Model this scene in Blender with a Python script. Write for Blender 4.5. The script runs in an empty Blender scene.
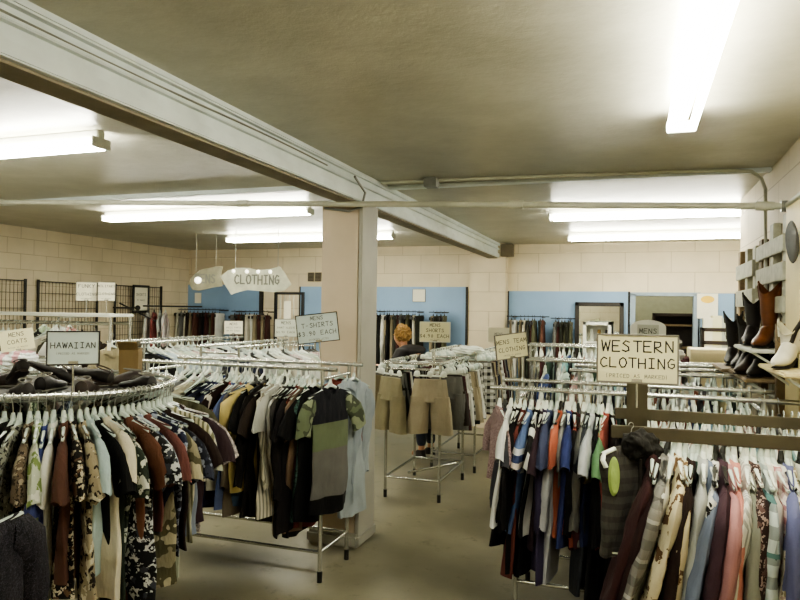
import bpy, bmesh, math, random
from mathutils import Vector, Matrix
C = bpy.context.scene.collection
R = math.radians
H = 1.75; F = 680.; YAW = R(19.06); PIT = R(.8); ROL = R(.8)

# ---------------------------------------------------------------- survey helpers: photo sight line -> world point
def ray(px, py):
    u = (px-400)/F; v = (300-py)/F
    c, s = math.cos(ROL), math.sin(ROL)
    r = u*c-v*s; t = u*s+v*c
    f = math.cos(PIT)-t*math.sin(PIT); z = math.sin(PIT)+t*math.cos(PIT)
    return Vector((r*math.cos(YAW)-f*math.sin(YAW), r*math.sin(YAW)+f*math.cos(YAW), z))
def ay(px, py, Y):
    d = ray(px, py); d = d*(Y/d.y); return Vector((d.x, d.y, d.z+H))
def ax(px, py, X):
    d = ray(px, py); d = d*(X/d.x); return Vector((d.x, d.y, d.z+H))
def az(px, py, Z):
    d = ray(px, py); d = d*((Z-H)/d.z); return Vector((d.x, d.y, Z))

# ---------------------------------------------------------------- materials
def lin(h):
    h = h.lstrip('#'); o = []
    for i in (0, 2, 4):
        c = int(h[i:i+2], 16)/255
        o.append(c/12.92 if c <= .04045 else ((c+.055)/1.055)**2.4)
    return (*o, 1)
MC = {}
class NT:
    def __init__(s, name):
        s.m = bpy.data.materials.new(name); s.m.use_nodes = True
        s.t = s.m.node_tree; s.b = s.t.nodes['Principled BSDF']
        s.tc = None
    def n(s, t, **k):
        o = s.t.nodes.new(t)
        for a, b in k.items():
            if a.startswith('i_'): o.inputs[a[2:].replace('_', ' ')].default_value = b
            else: setattr(o, a, b)
        return o
    def l(s, a, b): s.t.links.new(a, b)
    def co(s, which='Object'):
        if not s.tc: s.tc = s.n('ShaderNodeTexCoord')
        return s.tc.outputs[which]
    def noise(s, scale, detail=3, co=None, rough=.5):
        o = s.n('ShaderNodeTexNoise'); o.inputs['Scale'].default_value = scale
        o.inputs['Detail'].default_value = detail; o.inputs['Roughness'].default_value = rough
        s.l(co or s.co(), o.inputs['Vector']); return o
    def ramp(s, fac, stops, const=False):
        o = s.n('ShaderNodeValToRGB'); e = o.color_ramp
        if const: e.interpolation = 'CONSTANT'
        while len(e.elements) < len(stops): e.elements.new(.5)
        for q, (p, c) in zip(e.elements, stops):
            q.position = p; q.color = lin(c) if isinstance(c, str) else c
        s.l(fac, o.inputs[0]); return o.outputs[0]
    def mix(s, f, a, b, mode='MIX'):
        o = s.n('ShaderNodeMix', data_type='RGBA', blend_type=mode)
        for v, i in ((f, 0), (a, 6), (b, 7)):
            if isinstance(v, (int, float, tuple)): o.inputs[i].default_value = v
            elif isinstance(v, str): o.inputs[i].default_value = lin(v)
            else: s.l(v, o.inputs[i])
        return o.outputs[2]
    def math(s, op, a, b=0.0):
        o = s.n('ShaderNodeMath', operation=op)
        for v, i in ((a, 0), (b, 1)):
            if isinstance(v, (int, float)): o.inputs[i].default_value = v
            else: s.l(v, o.inputs[i])
        return o.outputs[0]
    def bump(s, h, st=.3, d=.01):
        o = s.n('ShaderNodeBump'); o.inputs['Strength'].default_value = st; o.inputs['Distance'].default_value = d
        s.l(h, o.inputs['Height']); s.l(o.outputs[0], s.b.inputs['Normal'])
    def base(s, c):
        if isinstance(c, str): s.b.inputs['Base Color'].default_value = lin(c)
        else: s.l(c, s.b.inputs['Base Color'])

DES = .32
def linc(h):
    c = lin(h); g = .3*c[0]+.6*c[1]+.1*c[2]; return tuple(v*(1-DES)+g*DES for v in c[:3])+(1,)
def plain(name, hexc, rough=.6, metal=0, var=0.12, scale=12, bump=0, spec=.5):
    k = ('plain', name)
    if k in MC: return MC[k]
    t = NT(name); n = t.noise(scale, 4)
    f = t.ramp(n.outputs[0], [(.3, (1-var,)*3+(1,)), (.7, (1, 1, 1, 1))])
    t.base(t.mix(1.0, hexc, f, 'MULTIPLY'))
    t.b.inputs['Roughness'].default_value = rough; t.b.inputs['Metallic'].default_value = metal
    t.b.inputs['Specular IOR Level'].default_value = spec
    if bump: t.bump(n.outputs[0], bump, .01)
    MC[k] = t.m; return t.m

def cloth(spec):
    if spec in MC: return MC[spec]
    kind = spec[0]; c = tuple(linc(q) if isinstance(q, str) and q[0] == '#' else q for q in spec[1:])
    t = NT('cloth_'+kind); co = t.co()
    if kind == 's': col = t.mix(1.0, c[0], c[0], 'MIX')
    elif kind == 'heather':
        col = t.ramp(t.noise(140, 2).outputs[0], [(.35, c[0]), (.65, c[1])])
    elif kind == 'floral':
        sc = (c[3] if len(c) > 3 else 14)*2.5
        w = t.noise(sc*.8, 3); wv = t.mix(.1, co, w.outputs['Color'])
        v = t.n('ShaderNodeTexVoronoi'); v.inputs['Scale'].default_value = sc; t.l(wv, v.inputs['Vector'])
        m1 = t.ramp(v.outputs['Distance'], [(.0, (1,)*4), (.42, (0, 0, 0, 1))], True)
        n2 = t.noise(sc*.8, 4)
        m2 = t.ramp(n2.outputs[0], [(0, (0, 0, 0, 1)), (.58, (1,)*4)], True)
        col = t.mix(m2, t.mix(m1, c[0], c[1]), c[2])
    elif kind == 'camo':
        n1 = t.noise(9, 2); col = t.ramp(n1.outputs[0], [(0, c[0]), (.45, c[1]), (.56, c[2])], True)
    elif kind == 'stripe':
        sep = t.n('ShaderNodeSeparateXYZ'); t.l(co, sep.inputs[0])
        ax_ = 'XYZ'.index(c[3]) if len(c) > 3 else 0
        fr = t.math('FRACT', t.math('MULTIPLY', sep.outputs[ax_], c[2]))
        col = t.mix(t.math('GREATER_THAN', fr, .55), c[0], c[1])
    elif kind == 'plaid':
        sc = c[3] if len(c) > 3 else 14
        sep = t.n('ShaderNodeSeparateXYZ'); t.l(co, sep.inputs[0])
        fx = t.math('GREATER_THAN', t.math('FRACT', t.math('MULTIPLY', sep.outputs[0], sc)), .5)
        fz = t.math('GREATER_THAN', t.math('FRACT', t.math('MULTIPLY', sep.outputs[2], sc)), .5)
        gx = t.math('GREATER_THAN', t.math('FRACT', t.math('MULTIPLY', sep.outputs[2], sc*.5)), .9)
        col = t.mix(t.math('MULTIPLY', t.math('ADD', fx, fz), .5), c[0], c[1]); col = t.mix(gx, col, c[2])
    elif kind == 'block':                       # bands down the garment: (depth, colour)...
        sep = t.n('ShaderNodeSeparateXYZ'); t.l(co, sep.inputs[0])
        f = t.math('MULTIPLY', sep.outputs[2], -1.0)
        col = t.ramp(f, [(c[i], c[i+1]) for i in range(0, len(c), 2)], True)
    elif kind == 'yoke':                        # pattern with an embroidered patch
        n1 = t.noise(22, 4); v = t.noise(4, 1)
        mk = t.math('MULTIPLY', t.math('GREATER_THAN', n1.outputs[0], .52), t.math('GREATER_THAN', v.outputs[0], .5))
        col = t.mix(mk, c[0], c[1])
    n = t.noise(7, 3)
    f = t.ramp(n.outputs[0], [(.3, (.8, .8, .8, 1)), (.7, (1.0,)*4)])
    t.base(t.mix(1.0, col, f, 'MULTIPLY'))
    t.b.inputs['Roughness'].default_value = .85; t.b.inputs['Specular IOR Level'].default_value = .25
    wr = t.n('ShaderNodeMapping'); wr.inputs['Scale'].default_value = (1, 1, .3); t.l(co, wr.inputs[0])
    nb = t.noise(22, 4, wr.outputs[0]); t.bump(nb.outputs[0], .8, .02)
    MC[spec] = t.m; return t.m

M = {}
def wallmat(name, bw, rh):
    t = NT(name)
    co = t.co(); sep = t.n('ShaderNodeSeparateXYZ'); t.l(co, sep.inputs[0])
    cb = t.n('ShaderNodeCombineXYZ'); t.l(t.math('ADD', sep.outputs[0], sep.outputs[1]), cb.inputs[0]); t.l(sep.outputs[2], cb.inputs[1])
    br = t.n('ShaderNodeTexBrick'); t.l(cb.outputs[0], br.inputs['Vector'])
    br.inputs['Scale'].default_value = 1; br.inputs['Brick Width'].default_value = bw; br.inputs['Row Height'].default_value = rh
    br.inputs['Mortar Size'].default_value = .006; br.inputs['Mortar Smooth'].default_value = .6
    br.inputs['Color1'].default_value = lin('#dbcfb4'); br.inputs['Color2'].default_value = lin('#d5c8ae'); br.inputs['Mortar'].default_value = lin('#b8aa90')
    n = t.noise(3, 5); f = t.ramp(n.outputs[0], [(.3, (.88, .88, .86, 1)), (.7, (1,)*4)])
    t.base(t.mix(1.0, br.outputs[0], f, 'MULTIPLY')); t.b.inputs['Roughness'].default_value = .7
    t.bump(t.math('SUBTRACT', 1.0, br.outputs['Fac']), .35, .01); return t.m
def setup_mats():
    M['wall'] = wallmat('painted_block_wall', .61, .29); M['wallL'] = wallmat('painted_block_side_wall', .406, .2)
    t = NT('stained_plaster_ceiling')
    n = t.noise(.9, 6, rough=.62); n2 = t.noise(6, 5, rough=.7)
    a = t.ramp(n.outputs[0], [(.3, '#a3a190'), (.55, '#b9b7a6'), (.75, '#cbc9b8')])
    f = t.ramp(n2.outputs[0], [(.3, (.9, .9, .9, 1)), (.6, (1,)*4)])
    t.base(t.mix(1.0, a, f, 'MULTIPLY')); t.b.inputs['Roughness'].default_value = .38
    t.bump(n2.outputs[0], .25, .02); M['ceil'] = t.m
    t = NT('worn_concrete_floor')
    n = t.noise(1.1, 6, rough=.6); n2 = t.noise(5, 6, rough=.75)
    a = t.ramp(n.outputs[0], [(.3, '#66624f'), (.5, '#7f7a66'), (.7, '#948e79')])
    f = t.ramp(n2.outputs[0], [(.32, (.5, .5, .48, 1)), (.42, (1,)*4)])
    t.base(t.mix(.8, a, f, 'MULTIPLY')); t.b.inputs['Roughness'].default_value = .42
    t.l(t.ramp(n.outputs[0], [(.3, (.3,)*3+(1,)), (.7, (.55,)*3+(1,))]), t.b.inputs['Roughness'])
    t.bump(n2.outputs[0], .12, .01); M['floor'] = t.m
    M['beam'] = plain('pale_painted_beam', '#e2ebea', .5, var=.18, scale=5, bump=.15)
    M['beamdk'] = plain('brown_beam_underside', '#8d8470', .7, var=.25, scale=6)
    M['column'] = plain('beige_painted_column', '#c0b19b', .6, var=.12, scale=4, bump=.1)
    M['colshade'] = plain('grey_shaded_column', '#a7a69b', .6, var=.15, scale=4)  # greyer column colour with the right face's shade painted in; base shares it
    M['pipe'] = plain('painted_pipe', '#c4c5b4', .45, var=.2, scale=8)
    M['conduit'] = plain('grey_conduit', '#8f918a', .4, .4, var=.2)
    M['chrome'] = plain('chrome', '#d2d4cc', .25, .8, var=.12, scale=30)
    M['whitemetal'] = plain('white_enamel', '#e4e6dc', .4, var=.08)
    M['wire'] = plain('hook_wire', '#b8bab4', .3, .8)
    M['hang'] = plain('white_plastic_hanger', '#e9efe4', .35, var=.05)
    M['hangclear'] = plain('frosted_plastic_hanger', '#cfdcd4', .25, var=.15, scale=40)
    M['hangdk'] = plain('dark_plastic_hanger', '#22231f', .35)
    M['blue'] = plain('blue_painted_panel', '#86a3c2', .6, var=.08, scale=3)
    M['bluetrim'] = plain('blue_grey_trim', '#8d9daa', .6)
    M['black'] = plain('black_metal', '#1b1a18', .45)
    M['dark'] = plain('dark_edge', '#2e2a25', .6)
    M['olive'] = plain('olive_brown_painted_timber', '#4b4430', .6, var=.3, scale=10, bump=.2)
    M['paperw'] = plain('white_paper', '#e9e6d2', .8, var=.03)
    M['paperb'] = plain('bluish_white_paper', '#c9d6d3', .8, var=.03)
    M['paperc'] = plain('cream_paper', '#e3dfb9', .8, var=.03)
    M['paperg'] = plain('greyish_paper', '#b9bdb0', .8, var=.03)
    M['ink'] = plain('dark_ink', '#23221f', .7, var=0)
    M['inkg'] = plain('faded_ink', '#6b6c64', .7, var=0)
    M['inky'] = plain('yellow_ink', '#e8c24c', .7, var=.1)
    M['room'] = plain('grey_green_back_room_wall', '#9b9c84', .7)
    M['darkwood'] = plain('dark_brown_wood', '#2b1f18', .45, var=.4, scale=9)
    M['wood'] = plain('weathered_brown_wood', '#7d6a4d', .7, var=.35, scale=14, bump=.3)
    M['woodlt'] = plain('whitewashed_wood', '#b7b8a6', .7, var=.3, scale=16, bump=.3)
    M['woodcr'] = plain('cream_wood', '#dccf9e', .6, var=.12, scale=6)
    M['cardb'] = plain('cardboard', '#857049', .8, var=.12)
    M['cream'] = plain('cream_drawer', '#e0d6b4', .5, var=.06)
    M['boardsign'] = plain('whitewashed_board', '#c6c8b4', .7, var=.3, scale=9, bump=.2)
    M['boardsign2'] = plain('grey_board', '#8b8873', .7, var=.35, scale=9, bump=.2)
    M['skin'] = plain('skin', '#b98a6c', .5)
    M['hair'] = plain('curly_blond_hair', '#a58149', .8, var=.55, scale=45, bump=1)
    M['jacket'] = plain('dark_jacket', '#1e1a1b', .7, var=.3)
    M['jeans'] = plain('dark_jeans', '#252a38', .8)
    M['shoe'] = plain('dark_leather', '#1d1612', .6, var=.5, scale=14, bump=.3)
    M['shoebr'] = plain('dark_brown_leather', '#33241a', .6, var=.5, scale=14, bump=.3)
    M['sole'] = plain('grey_rubber_sole', '#77746a', .7)
    M['tan'] = plain('brown_leather', '#6a3c1c', .45, var=.45, scale=12, bump=.3)
    M['whiteleather'] = plain('white_leather', '#dcd9c6', .4, var=.2)
    M['vent'] = plain('brown_grey_vent', '#6e6450', .6)
    M['ventdk'] = plain('dark_vent_slot', '#1b1712', .8)
    M['mirror'] = plain('mirror_glass', '#e6ece8', .02, 1, var=0)
    t = NT('frosted_glass_shelf'); t.base('#dfe8df'); t.b.inputs['Roughness'].default_value = .1
    t.b.inputs['Transmission Weight'].default_value = .7; M['glass'] = t.m
    t = NT('glowing_tube'); t.base('#ffffff'); t.b.inputs['Emission Color'].default_value = (1, .975, .83, 1)
    t.b.inputs['Emission Strength'].default_value = EM; M['tube'] = t.m
    t = NT('dim_bulb'); t.base('#ffffff'); t.b.inputs['Emission Color'].default_value = (1, .95, .75, 1)
    t.b.inputs['Emission Strength'].default_value = 3; M['bulb'] = t.m
EM = 70.0

SHARP = [38]
# ---------------------------------------------------------------- mesh helpers
def fin(name, bm, mat, parent=None, smooth=True, label=None):
    me = mesh(name, bm, mat, smooth)
    o = bpy.data.objects.new(name, me); C.objects.link(o)
    if parent: o.parent = parent
    if label: o['label'] = label
    return o
def mesh(name, bm, mat=None, smooth=True):
    bmesh.ops.recalc_face_normals(bm, faces=bm.faces)
    me = bpy.data.meshes.new(name); bm.to_mesh(me); bm.free()
    if mat: me.materials.append(mat)
    if smooth:
        for p in me.polygons: p.use_smooth = True
        try: me.set_sharp_from_angle(angle=R(SHARP[0]))
        except Exception: pass
    return me
def BM(): return bmesh.new()
def box(bm, x0, x1, y0, y1, z0, z1, bev=0, mtx=None):
    r = bmesh.ops.create_cube(bm, size=1)
    vs = r['verts']
    for v in vs: v.co = Vector(((v.co.x+.5)*(x1-x0)+x0, (v.co.y+.5)*(y1-y0)+y0, (v.co.z+.5)*(z1-z0)+z0))
    if bev:
        es = list({e for v in vs for e in v.link_edges})
        b = bmesh.ops.bevel(bm, geom=es, offset=bev, segments=2, affect='EDGES')
        vs = list({v for f in b['faces'] for v in f.verts} | {v for v in vs if v.is_valid})
    if mtx:
        for v in vs: v.co = mtx @ v.co
    return vs
def tube(bm, pts, r, n=8, cap=True, rr=None):
    pts = [Vector(p) for p in pts]; rings = []
    for i, p in enumerate(pts):
        if i == 0: d = pts[1]-p
        elif i == len(pts)-1: d = p-pts[-2]
        else: d = (pts[i+1]-p).normalized()+(p-pts[i-1]).normalized()
        d.normalize()
        u = d.cross(Vector((0, 0, 1)))
        if u.length < .05: u = d.cross(Vector((0, 1, 0)))
        u.normalize(); w = d.cross(u).normalized()
        q = rr[i] if rr else r
        rings.append([bm.verts.new(p+u*q*math.cos(2*math.pi*k/n)+w*q*math.sin(2*math.pi*k/n)) for k in range(n)])
    for a, b in zip(rings, rings[1:]):
        for k in range(n): bm.faces.new((a[k], a[(k+1) % n], b[(k+1) % n], b[k]))
    if cap:
        bm.faces.new(rings[0][::-1]); bm.faces.new(rings[-1])
def loft(bm, rings, n=14, cap0=True, cap1=True, fn=None):
    """rings: (center, u, v, a, b)"""
    RR = []
    for j, (c, u, v, a, b) in enumerate(rings):
        c = Vector(c); u = Vector(u); v = Vector(v); r = []
        for k in range(n):
            t = 2*math.pi*k/n
            p = c+u*a*math.cos(t)+v*b*math.sin(t)
            if fn: p = fn(j, t, p)
            r.append(bm.verts.new(p))
        RR.append(r)
    for a, b in zip(RR, RR[1:]):
        for k in range(n): bm.faces.new((a[k], a[(k+1) % n], b[(k+1) % n], b[k]))
    if cap0: bm.faces.new(RR[0][::-1])
    if cap1: bm.faces.new(RR[-1])
def thing(name, label, cat, loc=(0, 0, 0), rotz=0, group=None):
    o = bpy.data.objects.new(name, None); C.objects.link(o); o.empty_display_size = .1
    o.location = loc; o.rotation_euler = (0, 0, rotz)
    return tag(o, label, cat, group)
def tag(o, label, cat, group=None):
    assert 4 <= len(label.split()) <= 16, label
    o['label'] = label; o['category'] = cat
    if group: o['group'] = group
    return o
def struct(name, bm, m, parent=None, smooth=False):
    o = fin(name, bm, m, parent, smooth)
    if not parent: o['kind'] = 'structure'
    return o
def inst(name, me, mat, parent, loc=None, rot=None, scale=None):
    """a mesh datablock shared between objects, own material on the object"""
    if not me.materials: me.materials.append(None)
    o = bpy.data.objects.new(name, me); C.objects.link(o); o.parent = parent
    if mat: o.material_slots[0].link = 'OBJECT'; o.material_slots[0].material = mat
    if loc: o.location = loc
    if rot: o.rotation_euler = rot
    if scale: o.scale = scale
    return o

# ---------------------------------------------------------------- stroke lettering
GL = {'A': [[(0, 0), (.5, 1), (1, 0)], [(.2, .38), (.8, .38)]], 'B': [[(0, 0), (0, 1), (.7, .95), (.75, .6), (0, .52), (.85, .45), (.85, .08), (0, 0)]],
'C': [[(.9, .85), (.5, 1), (.1, .7), (.05, .3), (.4, 0), (.95, .12)]], 'D': [[(0, 0), (0, 1), (.6, .9), (.9, .5), (.6, .08), (0, 0)]],
'E': [[(.9, 1), (0, 1), (0, 0), (.9, 0)], [(0, .52), (.7, .52)]], 'F': [[(.9, 1), (0, 1), (0, 0)], [(0, .52), (.7, .52)]],
'G': [[(.85, .88), (.45, 1), (.05, .6), (.15, .15), (.6, 0), (.9, .2), (.9, .45), (.5, .45)]], 'H': [[(0, 0), (0, 1)], [(.9, 0), (.9, 1)], [(0, .5), (.9, .5)]],
'I': [[(.1, 1), (.8, 1)], [(.45, 1), (.45, 0)], [(.1, 0), (.8, 0)]], 'J': [[(.3, 1), (.9, 1)], [(.7, 1), (.65, .1), (.3, 0), (.05, .2)]],
'K': [[(0, 0), (0, 1)], [(.85, 1), (0, .45), (.9, 0)]], 'L': [[(0, 1), (0, 0), (.85, 0)]], 'M': [[(0, 0), (.15, 1), (.5, .2), (.85, 1), (1, 0)]],
'N': [[(0, 0), (0, 1), (.85, 0), (.85, 1)]], 'O': [[(.5, 1), (.1, .8), (0, .4), (.3, 0), (.75, .05), (1, .45), (.85, .85), (.5, 1)]],
'P': [[(0, 0), (0, 1), (.7, .95), (.8, .65), (.5, .45), (0, .42)]], 'R': [[(0, 0), (0, 1), (.7, .95), (.75, .65), (.5, .5), (0, .45), (.9, 0)]],
'S': [[(.85, .88), (.4, 1), (.08, .75), (.75, .42), (.8, .12), (.4, 0), (0, .12)]], 'T': [[(0, 1), (1, 1)], [(.5, 1), (.5, 0)]],
'U': [[(0, 1), (.02, .2), (.4, 0), (.8, .15), (.85, 1)]], 'V': [[(0, 1), (.45, 0), (.9, 1)]], 'W': [[(0, 1), (.22, 0), (.5, .8), (.78, 0), (1.05, 1)]],
'X': [[(0, 1), (.9, 0)], [(.9, 1), (0, 0)]], 'Y': [[(0, 1), (.45, .5), (.9, 1)], [(.45, .5), (.35, 0)]], 'Z': [[(0, 1), (.85, 1), (0, 0), (.9, 0)]],
'3': [[(.1, .9), (.5, 1), (.75, .75), (.35, .52), (.8, .3), (.5, 0), (.05, .1)]], '4': [[(.7, 0), (.7, 1), (0, .35), (.9, .35)]],
'9': [[(.75, .7), (.4, .5), (.1, .7), (.35, 1), (.75, .85), (.7, .3), (.4, 0)]], '0': [[(.45, 1), (.05, .5), (.4, 0), (.8, .5), (.45, 1)]],
'$': [[(.8, .82), (.4, .92), (.1, .7), (.7, .4), (.7, .15), (.4, .06), (0, .15)], [(.42, 1.05), (.38, -.06)]], '.': [[(.3, 0), (.36, .04)]],
'-': [[(.15, .48), (.7, .48)]], "'": [[(.35, 1.05), (.3, .8)]], '(': [[(.6, 1.1), (.3, .5), (.6, -.1)]], ')': [[(.2, 1.1), (.5, .5), (.2, -.1)]]}
def write(bm, text, h, cx, cz, y, th=None, wide=.72, seed=0):
    rnd = random.Random(text+str(seed)); adv = h*wide*1.32
    th = th or h*.125; x = cx-(len(text)*adv-adv*.28)/2
    for ch in text:
        jx, jz = rnd.uniform(-.03, .03)*h, rnd.uniform(-.04, .04)*h
        if ch != ' ':
            w = h*wide*(.55 if ch in ".'()" else 1)
            for st in GL[ch]:
                P = [(x+a*w+jx, cz+b*h+jz) for a, b in st]
                for (x0, z0), (x1, z1) in zip(P, P[1:]):
                    d = Vector((x1-x0, z1-z0)); L = d.length or 1e-6; d /= L; nx, nz = -d.y*th/2, d.x*th/2
                    ex, ez = d.x*th*.4, d.y*th*.4
                    q = [(x0-ex+nx, z0-ez+nz), (x1+ex+nx, z1+ez+nz), (x1+ex-nx, z1+ez-nz), (x0-ex-nx, z0-ez-nz)]
                    bm.faces.new([bm.verts.new((a, y, b)) for a, b in q])
        x += adv*(.6 if ch in ".'" else 1)

def sign(label, loc, w, h, yaw, lines, paper, frame=None, roll=0, pole=None, name='paper_sign', rim=.006, group=None):
    t = thing(name, label, 'sign', loc, yaw, group)
    if roll: t.rotation_euler = (0, roll, yaw)
    b = BM(); box(b, -w/2, w/2, -.002, .004, -h/2, h/2, .0008); p = fin('panel', b, paper, t)
    if lines:
        for ink in (M['ink'], M['inkg']):
            sel = [l for l in lines if (len(l) > 3) == (ink is M['inkg'])]
            if sel:
                b = BM()
                for l in sel: write(b, l[0], l[1], 0, l[2], -.0035)
                fin('lettering', b, ink, p, False)
    if frame:
        b = BM()
        for a in ((-w/2-rim, w/2+rim, h/2, h/2+rim), (-w/2-rim, w/2+rim, -h/2-rim, -h/2), (-w/2-rim, -w/2, -h/2, h/2), (w/2, w/2+rim, -h/2, h/2)):
            box(b, a[0], a[1], -.006, .008, a[2], a[3], .001)
        fin('frame', b, frame, t, False)
    if pole:
        b = BM(); tube(b, [(0, .01, -h/2+.01), (0, .01, -h/2-pole)], .004, 6)
        box(b, -.02, .02, -.004, .016, -h/2-rim, -h/2+.012)
        fin('pole', b, M['chrome'], t)
    return t
def face_cam(p, k=1.0): return k*math.atan2(p[0], p[1])*-1
# ---------------------------------------------------------------- garments (local frame: rail at origin, shoulders along x, cloth hangs down z)
def sm(a, b, x):
    t = max(0, min(1, (x-a)/(b-a))); return t*t*(3-2*t)
def body_bm(bm, rnd, L, W=.2, T=.03, flare=.0, neck=.07, rows=13, n=36, top=-.115, slope=.27):
    ph = [rnd.uniform(0, 6.28) for _ in range(6)]; k1 = rnd.uniform(18, 26); k2 = rnd.uniform(34, 44)
    dx = rnd.uniform(-.03, .03); RR = []
    for j in range(rows+1):
        v = j/rows; w = W*(1-.16*sm(0, .3, v)+flare*v)*(1+.02*math.sin(9*v+ph[0])); t = .010+(T-.010)*sm(0, .35, v)
        r = []
        for i in range(n):
            a = 2*math.pi*i/n; c, s = math.cos(a), math.sin(a)
            x = w*math.copysign(abs(c)**.75, c); y = t*s
            z0 = top-slope*max(0, abs(x)-.05)-.02*sm(.05, 0, abs(x))
            if abs(x) < .08: z0 -= (neck if s < 0 else .012)*(1-(x/.08)**2)
            k = 1-sm(0, .6, v)*.85
            z = z0*k+(top-.06)*(1-k)-L*v*(1+.03*math.sin(x*11+ph[1])*v)
            A = .022*sm(.1, .9, v)
            y += A*math.sin(k1*x+ph[2]+2*v)+A*.45*math.sin(k2*x+ph[3]-3*v)
            x += dx*v+.006*math.sin(14*v+ph[4])
            r.append(bm.verts.new((x, y, z)))
        RR.append(r)
    for a, b in zip(RR, RR[1:]):
        for i in range(n): bm.faces.new((a[i], a[(i+1) % n], b[(i+1) % n], b[i]))
    bm.faces.new(RR[0][::-1])
def sleeve_bm(bm, rnd, side, long, top=-.115, W=.2, n=12):
    zt = top-.27*(W-.05); fl = rnd.uniform(-.025, .045); yy = rnd.uniform(-.035, .035)
    if not long: path = [(W-.055, zt-.065, .052, .014), (W-.035, zt-.066, .058, .018), (W-.01, zt-.08, .064, .022), (W+.01+fl, zt-.12, .066, .026), (W+.018+fl*1.4, zt-.16, .067, .027), (W+.022+fl*1.8, zt-.2, .068, .028), (W+.025+fl*2, zt-.245, .07, .029)]
    else:
        path = [(W-.055, zt-.065, .052, .014), (W-.015, zt-.08, .068, .022), (W+.0+fl, zt-.15, .066, .026)]
        for q in range(1, 8): path.append((W+.005+fl-.004*q+.008*math.sin(q*1.7+fl*90), zt-.15-.066*q, .066-.0035*q, .028-.001*q+.003*math.sin(q*2.3)))
    rings = []
    for j, (x, z, a, b) in enumerate(path):
        p = path[max(0, j-1)]; q = path[min(len(path)-1, j+1)]
        d = Vector((q[0]-p[0], 0, q[1]-p[1])).normalized(); u = Vector((-d.z, 0, d.x))
        f = j/(len(path)-1)
        rings.append((Vector((x*side, yy*f, z)), Vector((u.x*side, 0, u.z)), Vector((0, 1, 0)), a, b))
    ph = rnd.uniform(0, 6)
    loft(bm, rings, n, True, False, lambda j, t, p: p+Vector((0, .006*math.sin(3*t+j*.9+ph)*min(1, j/2), .012*math.sin(2*t+ph)*(j/(len(rings)-1))**2)))
def collar_bm(bm, rnd, camp, top=-.115):
    n = 20; rings = []
    for j, (s, dz) in enumerate(((1.0, -.012), (1.0, .03), (1.18, .024), (1.55 if camp else 1.12, -.022 if camp else -.004))):
        r = []
        for i in range(n):
            a = 2*math.pi*i/n; x = .068*s*math.cos(a); y = .02*s*math.sin(a)
            z = top-.018-.27*max(0, abs(x)-.05)+dz-(.055 if math.sin(a) < 0 else .0)*max(0, -math.sin(a))*(1-abs(math.cos(a)))
            r.append(bm.verts.new((x, y-.002, z)))
        rings.append(r)
    for a, b in zip(rings, rings[1:]):
        for i in range(n): bm.faces.new((a[i], a[(i+1) % n], b[(i+1) % n], b[i]))
def placket_bm(bm, L, T):
    loft(bm, [((.004*math.sin(i), -.03-.012*min(1, i/3), -.175-(L-.08)*i/9), (1, 0, 0), (0, 1, 0), .013, .006) for i in range(10)], 8)
def hook_bm(bm, n=6):
    pts = [(0, 0, -.1), (0, 0, -.045)]
    for k in range(9):
        a = -90+k*34; pts.append((.021*math.cos(R(a))*1.0, 0, .0-.0+.021*math.sin(R(a))-.0))
    # hook wraps the rail, which runs along y
    tube(bm, pts[:2]+[(.004, 0, -.026)]+[(.019*math.cos(R(a)), 0, .019*math.sin(R(a))) for a in range(-70, 171, 30)], .0024, n)
def hanger_bm(bm, wide=.2, fat=.008):
    tube(bm, [(-wide, 0, -.165), (-.09, 0, -.135), (0, 0, -.095), (.09, 0, -.135), (wide, 0, -.165)], fat, 6, rr=[fat*.8, fat*1.1, fat*1.6, fat*1.1, fat*.8])
    tube(bm, [(0, 0, -.11), (0, 0, -.06)], .011, 8, rr=[.016, .008])
GC = {}
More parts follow.
